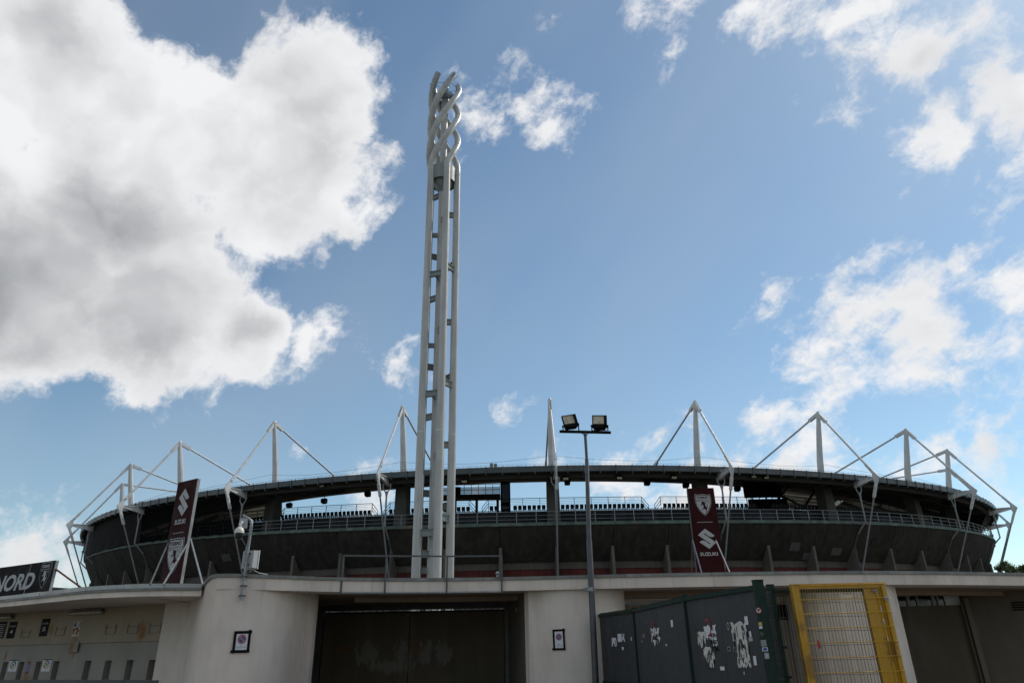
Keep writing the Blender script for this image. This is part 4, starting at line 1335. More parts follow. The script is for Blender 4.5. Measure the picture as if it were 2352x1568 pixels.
# empty sign brackets
LBL = ['wire sign bracket left of the CASSA 5 sign', 'wire sign bracket right of the CASSA 5 sign', 'wire sign bracket in the middle of the bare wall', 'wire sign bracket just left of the big rust stain', 'wire sign bracket just right of the big rust stain']
for lb, (ua, ub, v0, v1) in zip(LBL, ((50, 69, 1445, 1463), (130, 150, 1437, 1458), (245, 267, 1433, 1455), (295, 318, 1430, 1453), (345, 370, 1428, 1453))):
    r = wall_rect(ua, ub, v0, v1)
    xm, ym = (r[0] + r[1]) / 2, r[2]
    h = r[3] - r[2]
    b = MB()
    for x in (r[0], r[1]):
        b.bar((x - xm, 0, 0.02), (x - xm, h, 0.02), 0.011, 0.011, (1, 0, 0))
    b.bar((r[0] - xm, 0, .02), (r[1] - xm, 0, .02), 0.009, 0.009)
    b.bar((r[0] - xm - .02, h * .68, .02), (r[1] - xm + .03, h * .68, .02), 0.011, 0.011)
    o = inst('sign_bracket', b.mesh('sign_bracket'), M['rusty'] if '5' in lb else M['galv_dark'], WF.m(xm, ym, 0.0))
    tag(o, 'empty ' + lb, 'bracket', 'empty sign brackets on the ticket wall')
# grey repair plate between wall sections
r = wall_rect(157, 180, 1470, 1497)
tag(rect(WF, 'cover_plate', r, M['ticket_lower'], thick=0.02), 'pale rectangular cover plate with rust runs at its edges, below the poster', 'plate')
r = wall_rect(357, 362, 1377, 1381)
tag(rect(WF, 'junction_box', r, M['black'], thick=0.05), 'tiny black junction box high on the ticket wall by the pier', 'box')
# tube lights under the canopy
for i, (ua, ub, va, vb) in enumerate(((164, 239, 1388, 1381), (-34, 30, 1408, 1402))):
    p0, p1 = on_wall(ua, va, 0.16), on_wall(ub, vb, 0.16)
    z = 2.80
    p0.z = p1.z = z
    t = thing('tube_light', (p0 + p1) / 2, ('grimy tube light fixed along the canopy soffit above the poster', 'grimy tube light under the canopy at the left edge')[i], 'lamp', 'tube lights under the canopy')
    MB().bar(p0 + Vector((0, 0, .045)), p1 + Vector((0, 0, .045)), 0.13, 0.05).build('housing', M['galv_dark'], t)
    MB().tube([p0, p0 + (p1 - p0) * .02, p0 + (p1 - p0) * .98, p1], [0.03, 0.055, 0.055, 0.03], 10).build('diffuser', M['lens'], t, True)
    for f in (.06, .5, .94):
        MB().box(p0 + (p1 - p0) * f + Vector((0, 0, .082)), (0.04, 0.04, 0.03)).build('clip', M['galv'], t)
b = MB().tube([on_wall(-20, 1408, 0.07).lerp(on_wall(-20, 1408, .07), 0), on_wall(150, 1391, 0.07)], 0.012, 6)
tag(b.build('conduit', M['galv'], None), 'thin conduit running along the wall between the tube lights', 'pipe')

# ------------------------------------------------------------------ no parking notices
def notice(c, x, n, w, h, label, turn):
    f = Face(c, x, n)
    t = thing('no_parking_notice', c, label, 'notice', 'no parking notices on the piers')
    inst('paper', MB().box((0, 0, 0), (w, h, 0.003)).mesh('paper'), M['paper'], f.m(0, 0, 0.006, turn), t)
    def disc(nm, r0, r1, mt, out, cy):
        pts = [(math.cos(a) * r1, cy + math.sin(a) * r1, 0) for a in frange(0, 2 * math.pi * 35 / 36, 35)]
        me = MB().prism(pts, (0, 0, 0.0006)).mesh(nm)
        inst(nm, me, mt, f.m(0, 0, out, turn), t)
    r = w * 0.36
    cy = h * 0.16
    disc('red_ring', 0, r, M['sign_red'], 0.0085, cy)
    disc('white_ring', 0, r * .75, M['paper'], 0.0095, cy)
    disc('blue_disc', 0, r * .70, M['sign_blue'], 0.0105, cy)
    for nm, wd, mt, out in (('slash_edge', .30, M['paper'], .0115), ('slash', .20, M['sign_red'], .0125)):
        d = Vector((1, -1)).normalized()
        q = Vector((1, 1)).normalized()
        c0 = Vector((0, cy))
        pts = [c0 - d * r * .78 - q * r * wd / 2, c0 + d * r * .78 - q * r * wd / 2, c0 + d * r * .78 + q * r * wd / 2, c0 - d * r * .78 + q * r * wd / 2]
        inst(nm, MB().prism([(p.x, p.y, 0) for p in pts], (0, 0, .0006)).mesh(nm), mt, f.m(0, 0, out, turn), t)
    inst('lettering', text_mesh('USCITA', w * 0.085, depth=.0004), M['near_black'], f.m(0, -h * .25, .0085, turn), t)
    inst('lettering', text_mesh('MEZZI DI SOCCORSO', w * 0.085, depth=.0004), M['near_black'], f.m(0, -h * .34, .0085, turn), t)
    tw = w * 0.22
    for k, (p, q) in enumerate((((-w / 2 - tw * .4, -h / 2 - tw), (-w / 2 - tw * .4, h / 2 + tw * .9)), ((w / 2 + tw * .4, -h / 2 - tw * .9), (w / 2 + tw * .4, h / 2 + tw * 1.3)),
                                ((-w / 2 - tw * .9, h / 2 + tw * .4), (w / 2 + tw * 1.2, h / 2 + tw * .45)), ((-w / 2 - tw * 1.5, -h / 2 - tw * .4), (w / 2 + tw, -h / 2 - tw * .45)))):
        b = MB().bar((p[0], p[1], 0), (q[0], q[1], 0), tw, 0.0012)
        inst('tape', b.mesh('tape'), M['tape'], f.m(0, 0, 0.013 + k * .0014, turn), t)
def pier_face(line, u, v, out=0.0):
    """point of a curved pier hit by a line of sight, with its tangent and outward normal"""
    d = ray(u, v)
    for p0, p1 in zip(line[:-1], line[1:]):
        e = p1 - p0
        den = d.x * e.y - d.y * e.x
        if abs(den) < 1e-9:
            continue
        t = (p0.x * e.y - p0.y * e.x) / den
        s = (p0.x * d.y - p0.y * d.x) / den
        if 0 <= s <= 1 and t > 0:
            n = Vector((e.y, -e.x, 0)).normalized()
            if n.dot(Vector((d.x, d.y, 0))) > 0:
                n = -n
            x = Vector((-n.y, n.x, 0))
            return Vector((d.x * t, d.y * t, d.z * t + EYE)) + n * out, x, n
pL = pier_face(PL, 554, 1473, 0.03)
notice(*pL, 0.29, 0.37, 'no parking notice framed in black tape on the left pier below the camera pole', 0.015)
pR = pier_face(PR, 1284, 1468, 0.012)
notice(*pR, 0.235, 0.42, 'no parking notice framed in black tape on the pier beside the tall lamp post', 0.01)

def ragged(rnd, x, y, w, h, n=14, top=0.08, bottom=0.5, side=0.08):
    """outline of torn paper: fairly straight top and sides, ragged teeth below"""
    pts = []
    for k in range(n + 1):
        pts.append((x - w / 2 + w * k / n, y + h / 2 - h * top * rnd.random() * (3 if rnd.random() < .15 else 1)))
    for k in range(1, 6):
        pts.append((x + w / 2 - w * side * rnd.random(), y + h / 2 - h * (1 - bottom) * k / 6))
    d = 0.5
    for k in range(2 * n + 1):
        d = min(max(d + rnd.uniform(-.55, .55), 0), 1)
        pts.append((x + w / 2 - w * k / (2 * n), y - h / 2 + h * bottom * d))
    for k in range(5, 0, -1):
        pts.append((x - w / 2 + w * side * rnd.random(), y + h / 2 - h * (1 - bottom) * k / 6))
    return pts


# ------------------------------------------------------------------ camera pole on the left pier
pb_ = pier_face(PL, 552, 1378, 0.13)[0]
px, py = pb_.x, pb_.y
ztp = at(569, 1190, py).z
t = thing('camera_pole', (px, py, pb_.z), 'grey steel pole with a dome camera and a switch box, clamped to the left pier', 'camera pole')
MB().tube([(px, py, pb_.z), (px, py, 3.9), (px + .005, py, ztp - .18), (px - .02, py, ztp - .06), (px - .10, py, ztp), (px - .24, py - .03, ztp + .06)], 0.036, 12).build('pole', M['galv'], t, True)
for z in (pb_.z + .10, pb_.z + .33, pb_.z + .55):
    b = MB().tube([(px, py, z - .018), (px, py, z + .018)], 0.046, 12)
    b.box((px, py + .05, z), (0.16, 0.08, 0.03))
    b.build('clamp', M['galv_dark'], t)
bz = (at(568, 1303, py).z + at(568, 1263, py).z) / 2
bh = at(568, 1263, py).z - at(568, 1303, py).z
rz = Matrix.Rotation(math.radians(-24), 3, 'Z')
bx_ = MB().box(Vector((px + .03, py + .16, bz)), (0.36, 0.17, bh), rz).build('switch_box', M['print_grey'], t)
MB().box(Vector((px + .03, py + .16, bz)) + rz @ Vector((0, .10, 0)), (0.385, 0.025, bh + .03), rz).build('box_door', M['print_white'], bx_)
for dz in (-bh * .3, bh * .33):
    MB().box(Vector((px, py + .045, bz + dz)), (0.13, 0.05, 0.03)).build('clamp', M['galv_dark'], t)
cx_, cz_ = px - .20, ztp - .22
mp = MB().box((cx_ - .0, py - .02, ztp - .12), (0.20, 0.03, 0.26)).build('mount_plate', M['print_grey'], t)
MB().tube([(cx_, py - .05, ztp - .12), (cx_ - .0, py - .13, ztp - .11), (cx_ - .02, py - .16, ztp - .16), (cx_ - .02, py - .16, ztp - .24)], 0.035, 10).build('camera_neck', M['print_white'], mp, True)
def lathe(c, prof, n=20):
    b = MB()
    b.loft([[Vector((c[0] + r * math.cos(k * 2 * math.pi / n), c[1] + r * math.sin(k * 2 * math.pi / n), c[2] + z)) for k in range(n)] for r, z in prof])
    return b
dome = lathe((cx_ - .02, py - .16, ztp - .24), ((.03, 0), (.075, -.02), (.105, -.06), (.118, -.12), (.118, -.15))).build('dome_hood', M['cream'], t, True)
lathe((cx_ - .02, py - .16, ztp - .391), ((.104, 0), (.10, -.07), (.085, -.12), (.05, -.155), (.02, -.165))).build('dome_eye', M['glass_dark'], dome, True)
MB().tube([(px + .04, py - .02, ztp - .2), (px + .05, py - .035, 4.4), (px - .02, py - .05, 4.1), (px - .05, py - .05, bz + bh * .4), (px - .05, py - .04, bz - bh * .45)], 0.012, 6).build('cable', M['galv'], t, True)
MB().tube([(px + .07, py + .12, 3.46), (px + .12, py + .15, 3.52), (px + .25, py + .3, 3.45), (px + .4, py + .5, 3.43)], 0.012, 6).build('cable', M['print_grey'], t, True)
# small bullet camera on the coping
c = at(1143, 1326, 20.0)
t = thing('small_camera', (c.x, 20.0, 3.415), 'small pale dome camera on the parapet at the right end of the guard rail', 'camera')
lathe((c.x, 20.0, 3.415), ((.035, 0), (.035, .05), (.05, .055), (.052, .10), (.04, .13), (.015, .145))).build('body', M['print_grey'], t, True)
lathe((c.x, 19.985, 3.47), ((.045, 0), (.047, .025), (.045, .03))).build('dark_ring', M['glass_dark'], t, True)

# ------------------------------------------------------------------ guard rail frame on the parapet
gy = 19.86
GU = ((797, 1275), (890, 1275), (1026, 1277), (1152, 1277))
xs = [at(u, v + 40, gy).x for u, v in GU]
t = thing('guard_rail_frame', ((xs[0] + xs[-1]) / 2, gy, 3.05), 'rusty grey angle iron guard rail frame fixed to the parapet over the gate', 'railing')
def gline(x):                          # follows the parapet face
    best = min(FL, key=lambda p: abs(p.x - x))
    return best.y - 0.075
ztr = 4.0
for x in xs:
    MB().box((x, gline(x), (3.0 + ztr) / 2), (0.045, 0.045, ztr - 3.0)).build('post', M['galv_dark'], t)
for x0, x1 in zip(xs[:-1], xs[1:]):
    MB().bar((x0 + .023, gline(x0), ztr - .02), (x1 - .023, gline(x1), ztr - .02), 0.042, 0.042).build('top_rail', M['galv_dark'], t)
    MB().bar((x0 + .023, gline(x0) + .01, 3.03), (x1 - .023, gline(x1) + .01, 3.03), 0.05, 0.035).build('bottom_angle', M['galv'], t)

# ------------------------------------------------------------------ lamp post with two floodlights
ly = 19.72
lx0 = at(1358, 1410, ly).x
lxt = at(1344, 996, ly).x
lzt = at(1344, 994, ly).z
t = thing('lamp_post', (lx0, ly, 0), 'tall thin grey lamp post with two square floodlights on a crossbar', 'lamp post')
MB().tube([(lx0, ly, 0), (lx0 + (lxt - lx0) * .45, ly, lzt * .58), (lx0 + (lxt - lx0) * .46, ly, lzt * .585), (lxt, ly, lzt - .8), (lxt, ly, lzt - .78), (lxt, ly, lzt)], [.088, .078, .066, .055, .042, .042], 14).build('pole', M['galv_dark'], t, True)
x0, x1 = at(1285, 990, ly).x, at(1403, 993, ly).x
za, zb_ = at(1285, 990.5, ly).z, at(1403, 993, ly).z
cb = MB().bar((x0, ly, za), (x1, ly, zb_), 0.06, 0.075).build('crossbar', M['black'], t)
for s in (-1, 1):
    MB().tube([(lxt, ly - .03, lzt - .12), (lxt + s * .11, ly - .03, lzt + .005)], 0.012, 6).build('gusset', M['black'], cb)
cl = MB().tube([(lx0, ly, 2.97), (lx0, ly, 3.07)], 0.105, 16)
cl.box((lx0, ly + .1, 3.02), (0.34, 0.03, 0.085))
cl.build('wall_clamp', M['galv'], t)
def floodlight(uc, vc, tilt, yaw, label):
    c = at(uc, vc, ly)
    w, h, d = 0.44, 0.40, 0.22
    fl = thing('floodlight', (c.x, ly, c.z - .3), label, 'floodlight', 'floodlights on the lamp post')
    R = Matrix.Rotation(math.radians(yaw), 3, 'Z') @ Matrix.Rotation(math.radians(tilt), 3, 'Y') @ Matrix.Rotation(math.radians(-12), 3, 'X')
    def P(x, y, z):
        return c + R @ Vector((x, y, z))
    b = MB()
    b.loft([[P(x * k, y, z * k) for x, z in ((-w / 2, -h / 2), (w / 2, -h / 2), (w / 2, h / 2), (-w / 2, h / 2))] for y, k in ((-.02, 1.0), (.03, 1.0), (.12, .86), (.19, .55))])
    body = b.build('housing', M['black'], fl)
    b = MB()
    for (cx, cz, sx, sz) in ((0, h / 2 - .012, w, .024), (0, -h / 2 + .05, w, .10), (-w / 2 + .012, 0, .024, h), (w / 2 - .045, 0, .09, h)):
        b.box(P(cx, -.03, cz), (sx, .022, sz), R)
    b.build('bezel', M['black'], fl)
    g_ = MB().box(P(-.03, -.026, .045), (w - .12, .008, h - .13), R).build('glass', M['lens'], fl)
    b = MB()
    for k in range(5):
        b.box(P(0, .04 + k * .03, -h / 2 * .9), (w * .8, .008, .04), R)
    b.build('cooling_fin', M['black'], body)
    zb2 = (za + zb_) / 2 + .04
    b = MB()
    pl, pr = P(-w / 2 - .02, .05, -h * .28), P(w / 2 + .02, .05, -h * .28)
    b.bar(pl, (pl.x, ly, zb2), .035, .008, (0, 1, 0)).bar(pr, (pr.x, ly, zb2), .035, .008, (0, 1, 0)).bar((pl.x, ly, zb2), (pr.x, ly, zb2), .035, .01)
    b.build('yoke', M['black'], fl)
    for q in (pl, pr):
        MB().tube([q - R @ Vector((.025, 0, 0)), q + R @ Vector((.025, 0, 0))], .03, 8).build('knob', M['black'], fl)
    MB().tube([P(0, .02, -h / 2), P(.03, .0, -h / 2 - .05), Vector((c.x + .08, ly, zb2 + .01))], .008, 5).build('cable', M['black'], fl)
floodlight(1309, 967, -10, 6, 'square floodlight tilted to the left on the lamp post crossbar')
floodlight(1377, 968, 3, -4, 'square floodlight set straight on the right end of the lamp post crossbar')

# ------------------------------------------------------------------ green sheet gate with torn posters
GZ = 2.40
GP = [atz(1366, 1412, GZ), atz(1456, 1399, GZ), atz(1573, 1371, GZ), atz(1741, 1343, GZ)]
t = thing('sheet_gate', (GP[1].x, GP[1].y, 0), 'dark green framed gate of grey metal sheets covered in torn posters and stickers', 'gate')
faces = []
for i in range(3):
    a, c = Vector((GP[i].x, GP[i].y, 0)), Vector((GP[i + 1].x, GP[i + 1].y, 0))
    d = (c - a).normalized()
    n = Vector((d.y, -d.x, 0))
    if n.x > 0:
        n = -n                                    # faces the camera's left side
    if n.dot(-a) < 0:
        n = -n
    rm = Matrix((d, n, Vector((0, 0, 1)))).transposed()
    L = (c - a).length
    m = (a + c) / 2
    half = L / 2 - 0.05
    if i == 2:
        for k, (q0, q1) in enumerate(((-half, 0.0), (0.006, half))):
            MB().box(m + d * ((q0 + q1) / 2) + Vector((0, 0, GZ / 2)), (q1 - q0, 0.02, GZ - .06), rm).build('sheet', M['sheet'], t)
    else:
        MB().box(m + Vector((0, 0, GZ / 2)), (2 * half, 0.02, GZ - .06), rm).build('sheet', M['sheet'], t)
    MB().box(m + Vector((0, 0, GZ - .03)) + n * .02, (L - .09, 0.06, 0.07), rm).build('top_rail', M['green'], t)
    b = MB()
    nn_ = int(L / 0.05)
    if i < 2:
        for k in range(nn_):
            b.box(a + d * (0.05 + k * L / nn_) + Vector((0, 0, GZ + .015)), (0.012, 0.012, 0.03), rm)
        stuff(b.build('comb', M['green'], t))
    MB().box(m + Vector((0, 0, .75)) + n * .02, (L - .09, 0.05, 0.06), rm).build('middle_rail', M['green'], t)
    faces.append(Face(m + Vector((0, 0, GZ / 2)) + n * .011, -d if False else d, n))
for i, p in enumerate(GP):
    w = 0.09 if i < 3 else 0.13
    e = GZ + (.035 if i < 3 else .06)
    MB().box((p.x, p.y, e / 2), (w, w, e)).build('post', M['green'], t)
    MB().box((p.x, p.y, e + .008), (w * 1.12, w * 1.12, .014)).build('post_cap', M['green'], t)

def fface(i):
    f = faces[i]
    if f.x.dot(cam_x) < 0:
        f = Face(f.o, -f.x, f.n)
    return f
def torn(i, cu, cv, w, h, mt, seed, label, rough=0.35, n=30, words=(), strips=0, red=False):
    """a ragged sheet of paper pasted on gate sheet i"""
    f = fface(i)
    rnd = random.Random(seed)
    x, y = fxy(f, cu, cv)
    pts = ragged(rnd, x, y, w, h, max(6, n // 4), .10, rough, .10)
    o = f.poly('torn_poster', pts, mt, None, 0.006, 0.0015)
    tag(o, label, 'poster', 'torn posters on the sheet gate')
    for k in range(strips):
        sx0 = x + rnd.uniform(-.45, .45) * w
        sy0 = y + rnd.uniform(-.3, .4) * h
        ww, hh = rnd.uniform(.02, .07) * w + .006, rnd.uniform(.15, .42) * h
        f.poly('torn_gap', [(sx0, sy0), (sx0 + ww, sy0 - hh * .1), (sx0 + ww * .7, sy0 - hh), (sx0 - ww * .3, sy0 - hh * .7)], M['sheet'], o, 0.008 + .0003 * k, 0.0002)
    for k, wd in enumerate(words):
        f.text(wd, 0.085, x + w * .18, y + h * .30 - k * .105, M['near_black'], o, 0.0105, offset=.003, depth=.0003)
    if red:
        pts = []
        for rr, rng in ((.13, range(0, 13)), (.10, range(12, -1, -1))):
            pts += [(x - w * .16 + rr * math.cos(math.radians(-100 + 18 * q)), y + .12 + rr * 1.1 * math.sin(math.radians(-100 + 18 * q))) for q in rng]
        f.poly('red_ring', pts, M['sign_red'], o, 0.0105, .0003)
    return o
torn(0, 1427, 1463, 0.50, 0.20, M['paper'], 1, 'small torn white poster with the word IO on the leftmost gate sheet', .6, 24, ('IO',), 3)
torn(0, 1411, 1473, 0.36, 0.22, M['paper'], 2, 'ragged white poster scrap low on the leftmost gate sheet', .75, 22, (), 2)
torn(1, 1506, 1457, 0.80, 0.30, M['paper'], 3, 'torn white poster reading IO NON POSSO on the middle gate sheet', .45, 34, ('IO', 'NON', 'POSSO'), 6, True)
torn(1, 1508, 1476, 0.62, 0.14, M['paper'], 4, 'lower ragged half of the torn poster on the middle gate sheet', .75, 30, (), 2)
torn(2, 1633, 1458, 0.46, 0.34, M['paper'], 5, 'torn white poster with a red ring and the words IO NON POSSO ENTRARE', .40, 34, ('IO', 'NON', 'POSSO', 'ENTRA'), 3, True)
torn(2, 1614, 1470, 0.36, 0.30, M['old_paper'], 6, 'crumpled scrap of old poster left of the red ring poster', .65, 30, (), 5)
torn(2, 1630, 1508, 0.42, 0.33, M['old_paper'], 7, 'shredded glue and paper streaks below the red ring poster', .65, 44, (), 20)
torn(2, 1701, 1467, 0.52, 0.52, M['old_paper'], 8, 'tall patch of scraped off poster paper near the gate post, upper part', .45, 50, (), 22)
torn(2, 1708, 1508, 0.42, 0.30, M['old_paper'], 9, 'tall patch of scraped off poster paper near the gate post, lower part', .35, 50, (), 12)
# stickers on the sheets and the post
def sticker(face, u, v, w, h, mt, label, kind='rect', inner=None, parent=None):
    x, y = fxy(face, u, v)
    if kind == 'disc':
        pts = [(x + w / 2 * math.cos(a), y + h / 2 * math.sin(a)) for a in frange(0, 2 * math.pi * 23 / 24, 23)]
    else:
        pts = [(x - w / 2, y - h / 2), (x + w / 2, y - h / 2 + .004), (x + w / 2 - .002, y + h / 2), (x - w / 2, y + h / 2 - .003)]
    o = face.poly('sticker', pts, mt, None, 0.006, 0.001)
    tag(o, label, 'sticker', 'stickers on the sheet gate')
    if inner is not None:
        k = .72
        cx, cy = x, y
        face.poly('sticker_print', [(cx + (a - cx) * k, cy + (c2 - cy) * k) for a, c2 in pts], inner, o, 0.0075, 0.0004)
    return o, x, y
f0, f1, f2 = fface(0), fface(1), fface(2)
sticker(f0, 1450.5, 1466, .09, .09, M['print_grey'], 'small pale sticker at the right edge of the leftmost gate sheet')
sticker(f0, 1431, 1488, .12, .07, M['paper'], 'tiny white paper scrap low on the leftmost gate sheet')
sticker(f1, 1544, 1431, .15, .13, M['paper'], 'upright white sticker at the top right of the middle gate sheet')
sticker(f1, 1529, 1436, .09, .08, M['galv'], 'small dark round sticker beside the upright white sticker', 'disc', M['sheet'])
sticker(f1, 1479, 1459, .18, .09, M['galv'], 'worn grey sticker left of the IO NON POSSO poster')
sticker(f1, 1475, 1472, .17, .05, M['galv'], 'thin worn sticker low and left of the IO NON POSSO poster')
sticker(f1, 1531, 1480, .10, .04, M['paper'], 'little torn white scrap at the lower right of the middle gate sheet')
sticker(f2, 1673, 1437, .085, .115, M['print_grey'], 'oval white sticker high on the right gate sheet', 'disc', M['galv_dark'])
sticker(f2, 1715, 1424, .10, .125, M['paper'], 'blank white sticker high beside the gate post')
sticker(f2, 1724, 1455, .065, .08, M['paper'], 'small blank white sticker halfway up beside the gate post')
sticker(f2, 1725, 1467, .12, .06, M['print_grey'], 'worn white strip sticker beside the gate post')
sticker(f2, 1675, 1489, .09, .065, M['print_grey'], 'small square sticker with a dark print between the two posters', 'rect', M['near_black'])
sticker(f2, 1628, 1441, .08, .08, M['map_yellow'], 'faded yellowish sticker above the red ring poster')
sticker(f2, 1735, 1516, .085, .13, M['paper'], 'white sticker low beside the gate post')
sticker(f2, 1660, 1534, .15, .06, M['paper'], 'torn white strip low between the two poster patches')
sticker(f2, 1710, 1545, .04, .05, M['print_grey'], 'tiny round sticker at the bottom below the scraped patch', 'disc')
pf = Face(Vector((GP[3].x, GP[3].y - .066, GZ / 2)), Vector((1, 0, 0)), Vector((0, -1, 0)))
o, x, y = sticker(pf, 1742, 1401, .085, .085, M['sign_red'], 'round red rimmed sticker with a black eagle on the green gate post', 'disc', M['print_white'])
EAGLE = [(0, .9), (.18, .75), (.12, .5), (.35, .55), (.55, .85), (.9, .75), (.8, .2), (.5, -.1), (.3, -.15), (.35, -.55), (.15, -.45), (0, -.95), (-.15, -.45), (-.35, -.55), (-.3, -.15), (-.5, -.1), (-.8, .2), (-.9, .75), (-.55, .85), (-.35, .55), (-.12, .5), (-.18, .75)]
pf.poly('eagle', [(x + a * .026, y + c2 * .026) for a, c2 in EAGLE], M['near_black'], o, .0085, .0004)
sticker(pf, 1746, 1432, .05, .05, M['map_yellow'], 'small yellow sticker on the green gate post')
sticker(pf, 1747, 1440, .05, .035, M['paper'], 'small torn white sticker below the yellow one')
sticker(pf, 1750, 1455, .04, .04, M['galv'], 'small dark round sticker halfway down the gate post', 'disc', M['near_black'])
sticker(pf, 1754, 1476, .08, .09, M['galv'], 'square silver sticker low on the gate post')
sticker(pf, 1757, 1490, .08, .055, M['paper'], 'white sticker with a dark panel low on the gate post', 'rect', M['sign_blue'])
sticker(pf, 1761, 1505, .07, .085, M['galv'], 'square silver sticker with a pale disc near the foot of the gate post', 'rect', M['print_grey'])

# ------------------------------------------------------------------ green mesh fence behind the yellow gate
FY = 11.35
fx0, fx1 = at(1768, 1342, FY).x, at(1985, 1350, FY).x
fz = at(1790, 1352, FY).z
t = thing('mesh_fence', ((fx0 + fx1) / 2, FY, 0), 'dark green double wire mesh fence panel behind the yellow gate', 'fence')
MB().box((fx0, FY, (fz + .06) / 2), (0.09, 0.09, fz + .06)).build('post', M['green'], t)
MB().box((fx0, FY, fz + .066), (0.10, 0.10, .012)).build('post_cap', M['green'], t)
MB().box((fx1, FY, fz / 2), (0.07, 0.07, fz)).build('post', M['green'], t)
MB().bar((fx0, FY + .01, fz - .035), (fx1, FY + .01, fz - .035), 0.03, 0.05).build('top_bar', M['green'], t)
wire_me = MB().tube([(0, 0, 0), (0, 0, fz + .03)], 0.0032, 5).mesh('wire')
x = fx0 + .07
while x < fx1 - .04:
    inst('wire', wire_me, M['green'], Matrix.Translation((x, FY - .02, 0)), t)
    x += 0.05
for k in range(13):
    z = fz - .012 - k * 0.2
    if z > 0:
        MB().bar((fx0 + .04, FY - .028, z), (fx1 - .02, FY - .028, z), 0.007, 0.007).build('cross_wire', M['galv_dark'], t)
for k in range(5):
    MB().box((fx0 + .06, FY - .05, fz - .03 - k * .4), (.05, .04, .035)).build('clip', M['green'], t)
# narrow meshed gap between the gate post and the fence post
gx0 = GP[3].x + .07
t = thing('gap_panel', ((gx0 + fx0) / 2, 11.2, 0), 'narrow dark filler panel with wire mesh between the two green posts', 'panel')
MB().box(((gx0 + fx0) / 2, 11.28, 1.17), (fx0 - gx0 - .09, 0.02, 2.34)).build('backing', M['sheet'], t)
for k in range(4):
    xx = gx0 + .01 + (fx0 - gx0 - .09) * k / 3
    MB().tube([(xx, 11.22, 0), (xx, 11.22, 2.36)], .004, 5).build('wire', M['green'], t)
for k in range(12):
    MB().bar((gx0, 11.215, .12 + k * .2), (fx0 - .05, 11.215, .12 + k * .2), .006, .006).build('cross_wire', M['galv_dark'], t)

# ------------------------------------------------------------------ yellow gate
YY = 11.0
ya0, ya1 = at(1815, 1341, YY), at(2031, 1338, YY)
yz = ya0.z
x0, x1 = ya0.x, ya1.x
t = thing('yellow_gate', ((x0 + x1) / 2, YY, 0), 'yellow steel gate with a welded wire mesh in front of the white wall', 'gate')
MB().box((x0 + .06, YY + .03, yz / 2), (0.12, 0.06, yz)).build('frame_post', M['yellow'], t)
MB().box((x0 + .012, YY - .02, yz / 2), (0.024, 0.045, yz)).build('frame_lip', M['yellow'], t)
MB().box((x1 - .16, YY + .06, yz / 2), (0.30, 0.012, yz - .1)).build('lock_plate', M['yellow'], t)
MB().box((x1 - .03, YY + .02, yz / 2), (0.06, 0.07, yz)).build('frame_post', M['yellow'], t)
MB().box((x1 - .12, YY + .045, yz / 2), (0.035, 0.02, yz - .2)).build('stiffener', M['yellow'], t)
MB().box(((x0 + x1) / 2, YY + .03, yz - .035), (x1 - x0 - .18, 0.055, 0.068)).build('top_frame', M['yellow'], t)
MB().box(((x0 + x1) / 2, YY - .005, yz - .005), (x1 - x0 - .02, 0.03, 0.012)).build('top_lip', M['yellow'], t)
ywire = MB().tube([(0, 0, .05), (0, 0, yz - .02)], 0.0027, 5).mesh('wire')
x = x0 + .12
while x < x1 - .02:
    inst('wire', ywire, M['yellow'], Matrix.Translation((x + random.uniform(-.002, .002), YY - .035, 0)), t)
    x += 0.0375
for k in range(12):
    z = yz - .03 - k * 0.198
    if z > .05:
        MB().tube([(x0 + .10, YY - .043, z), (x1 - .005, YY - .043, z + .012)], .0065, 8).build('cross_bar', M['yellow'], t, True)
lock = MB().box((x1 - .14, YY + .035, yz - .12), (.03, .03, .06)).build('lock_catch', M['galv'], t)
MB().tube([(x1 - .20, YY + .02, yz - .115), (x1 - .12, YY + .02, yz - .115)], .012, 8).build('bolt', M['galv'], lock)
b = MB()
rn = random.Random(4)
for k in range(6):
    p0 = Vector((x1 - .06, YY - .05, at(2020, 1372, YY).z))
    b.tube([p0, p0 + Vector((rn.uniform(-.04, .05), -.02, rn.uniform(-.02, .03))), p0 + Vector((rn.uniform(-.02, .08), -.015, rn.uniform(-.06, .0)))], .006, 5)
tag(b.build('tied_rag', M['print_grey'], None), 'twist of pale rag tied to the right edge of the yellow gate', 'rag')
c = at(1880, 1478, YY - .05)
b = MB().prism([(c.x - .02, c.y, c.z - .06), (c.x + .03, c.y, c.z - .06), (c.x + .012, c.y, c.z + .05), (c.x - .004, c.y, c.z + .06)], (0, .004, 0))
tag(b.build('red_scrap', M['sign_red'], None), 'small red plastic scrap caught in the wire of the yellow gate', 'scrap')
b = MB().prism([(c.x + .42, YY + .02, c.z + .24), (c.x + .433, YY + .02, c.z + .20), (c.x + .425, YY + .02, c.z + .16), (c.x + .415, YY + .02, c.z + .2)], (0, .004, 0))
tag(b.build('yellow_scrap', M['map_yellow'], None), 'tiny yellow scrap caught in the mesh right of the red scrap', 'scrap')
px0 = at(1945, 1377, FY - .05)
tag(MB().box((px0.x + .02, FY - .045, px0.z + .02), (.20, .006, .11)).build('cardboard_plate', M['old_paper'], None), 'pale rectangular plate hung on the green mesh behind the yellow gate', 'plate')

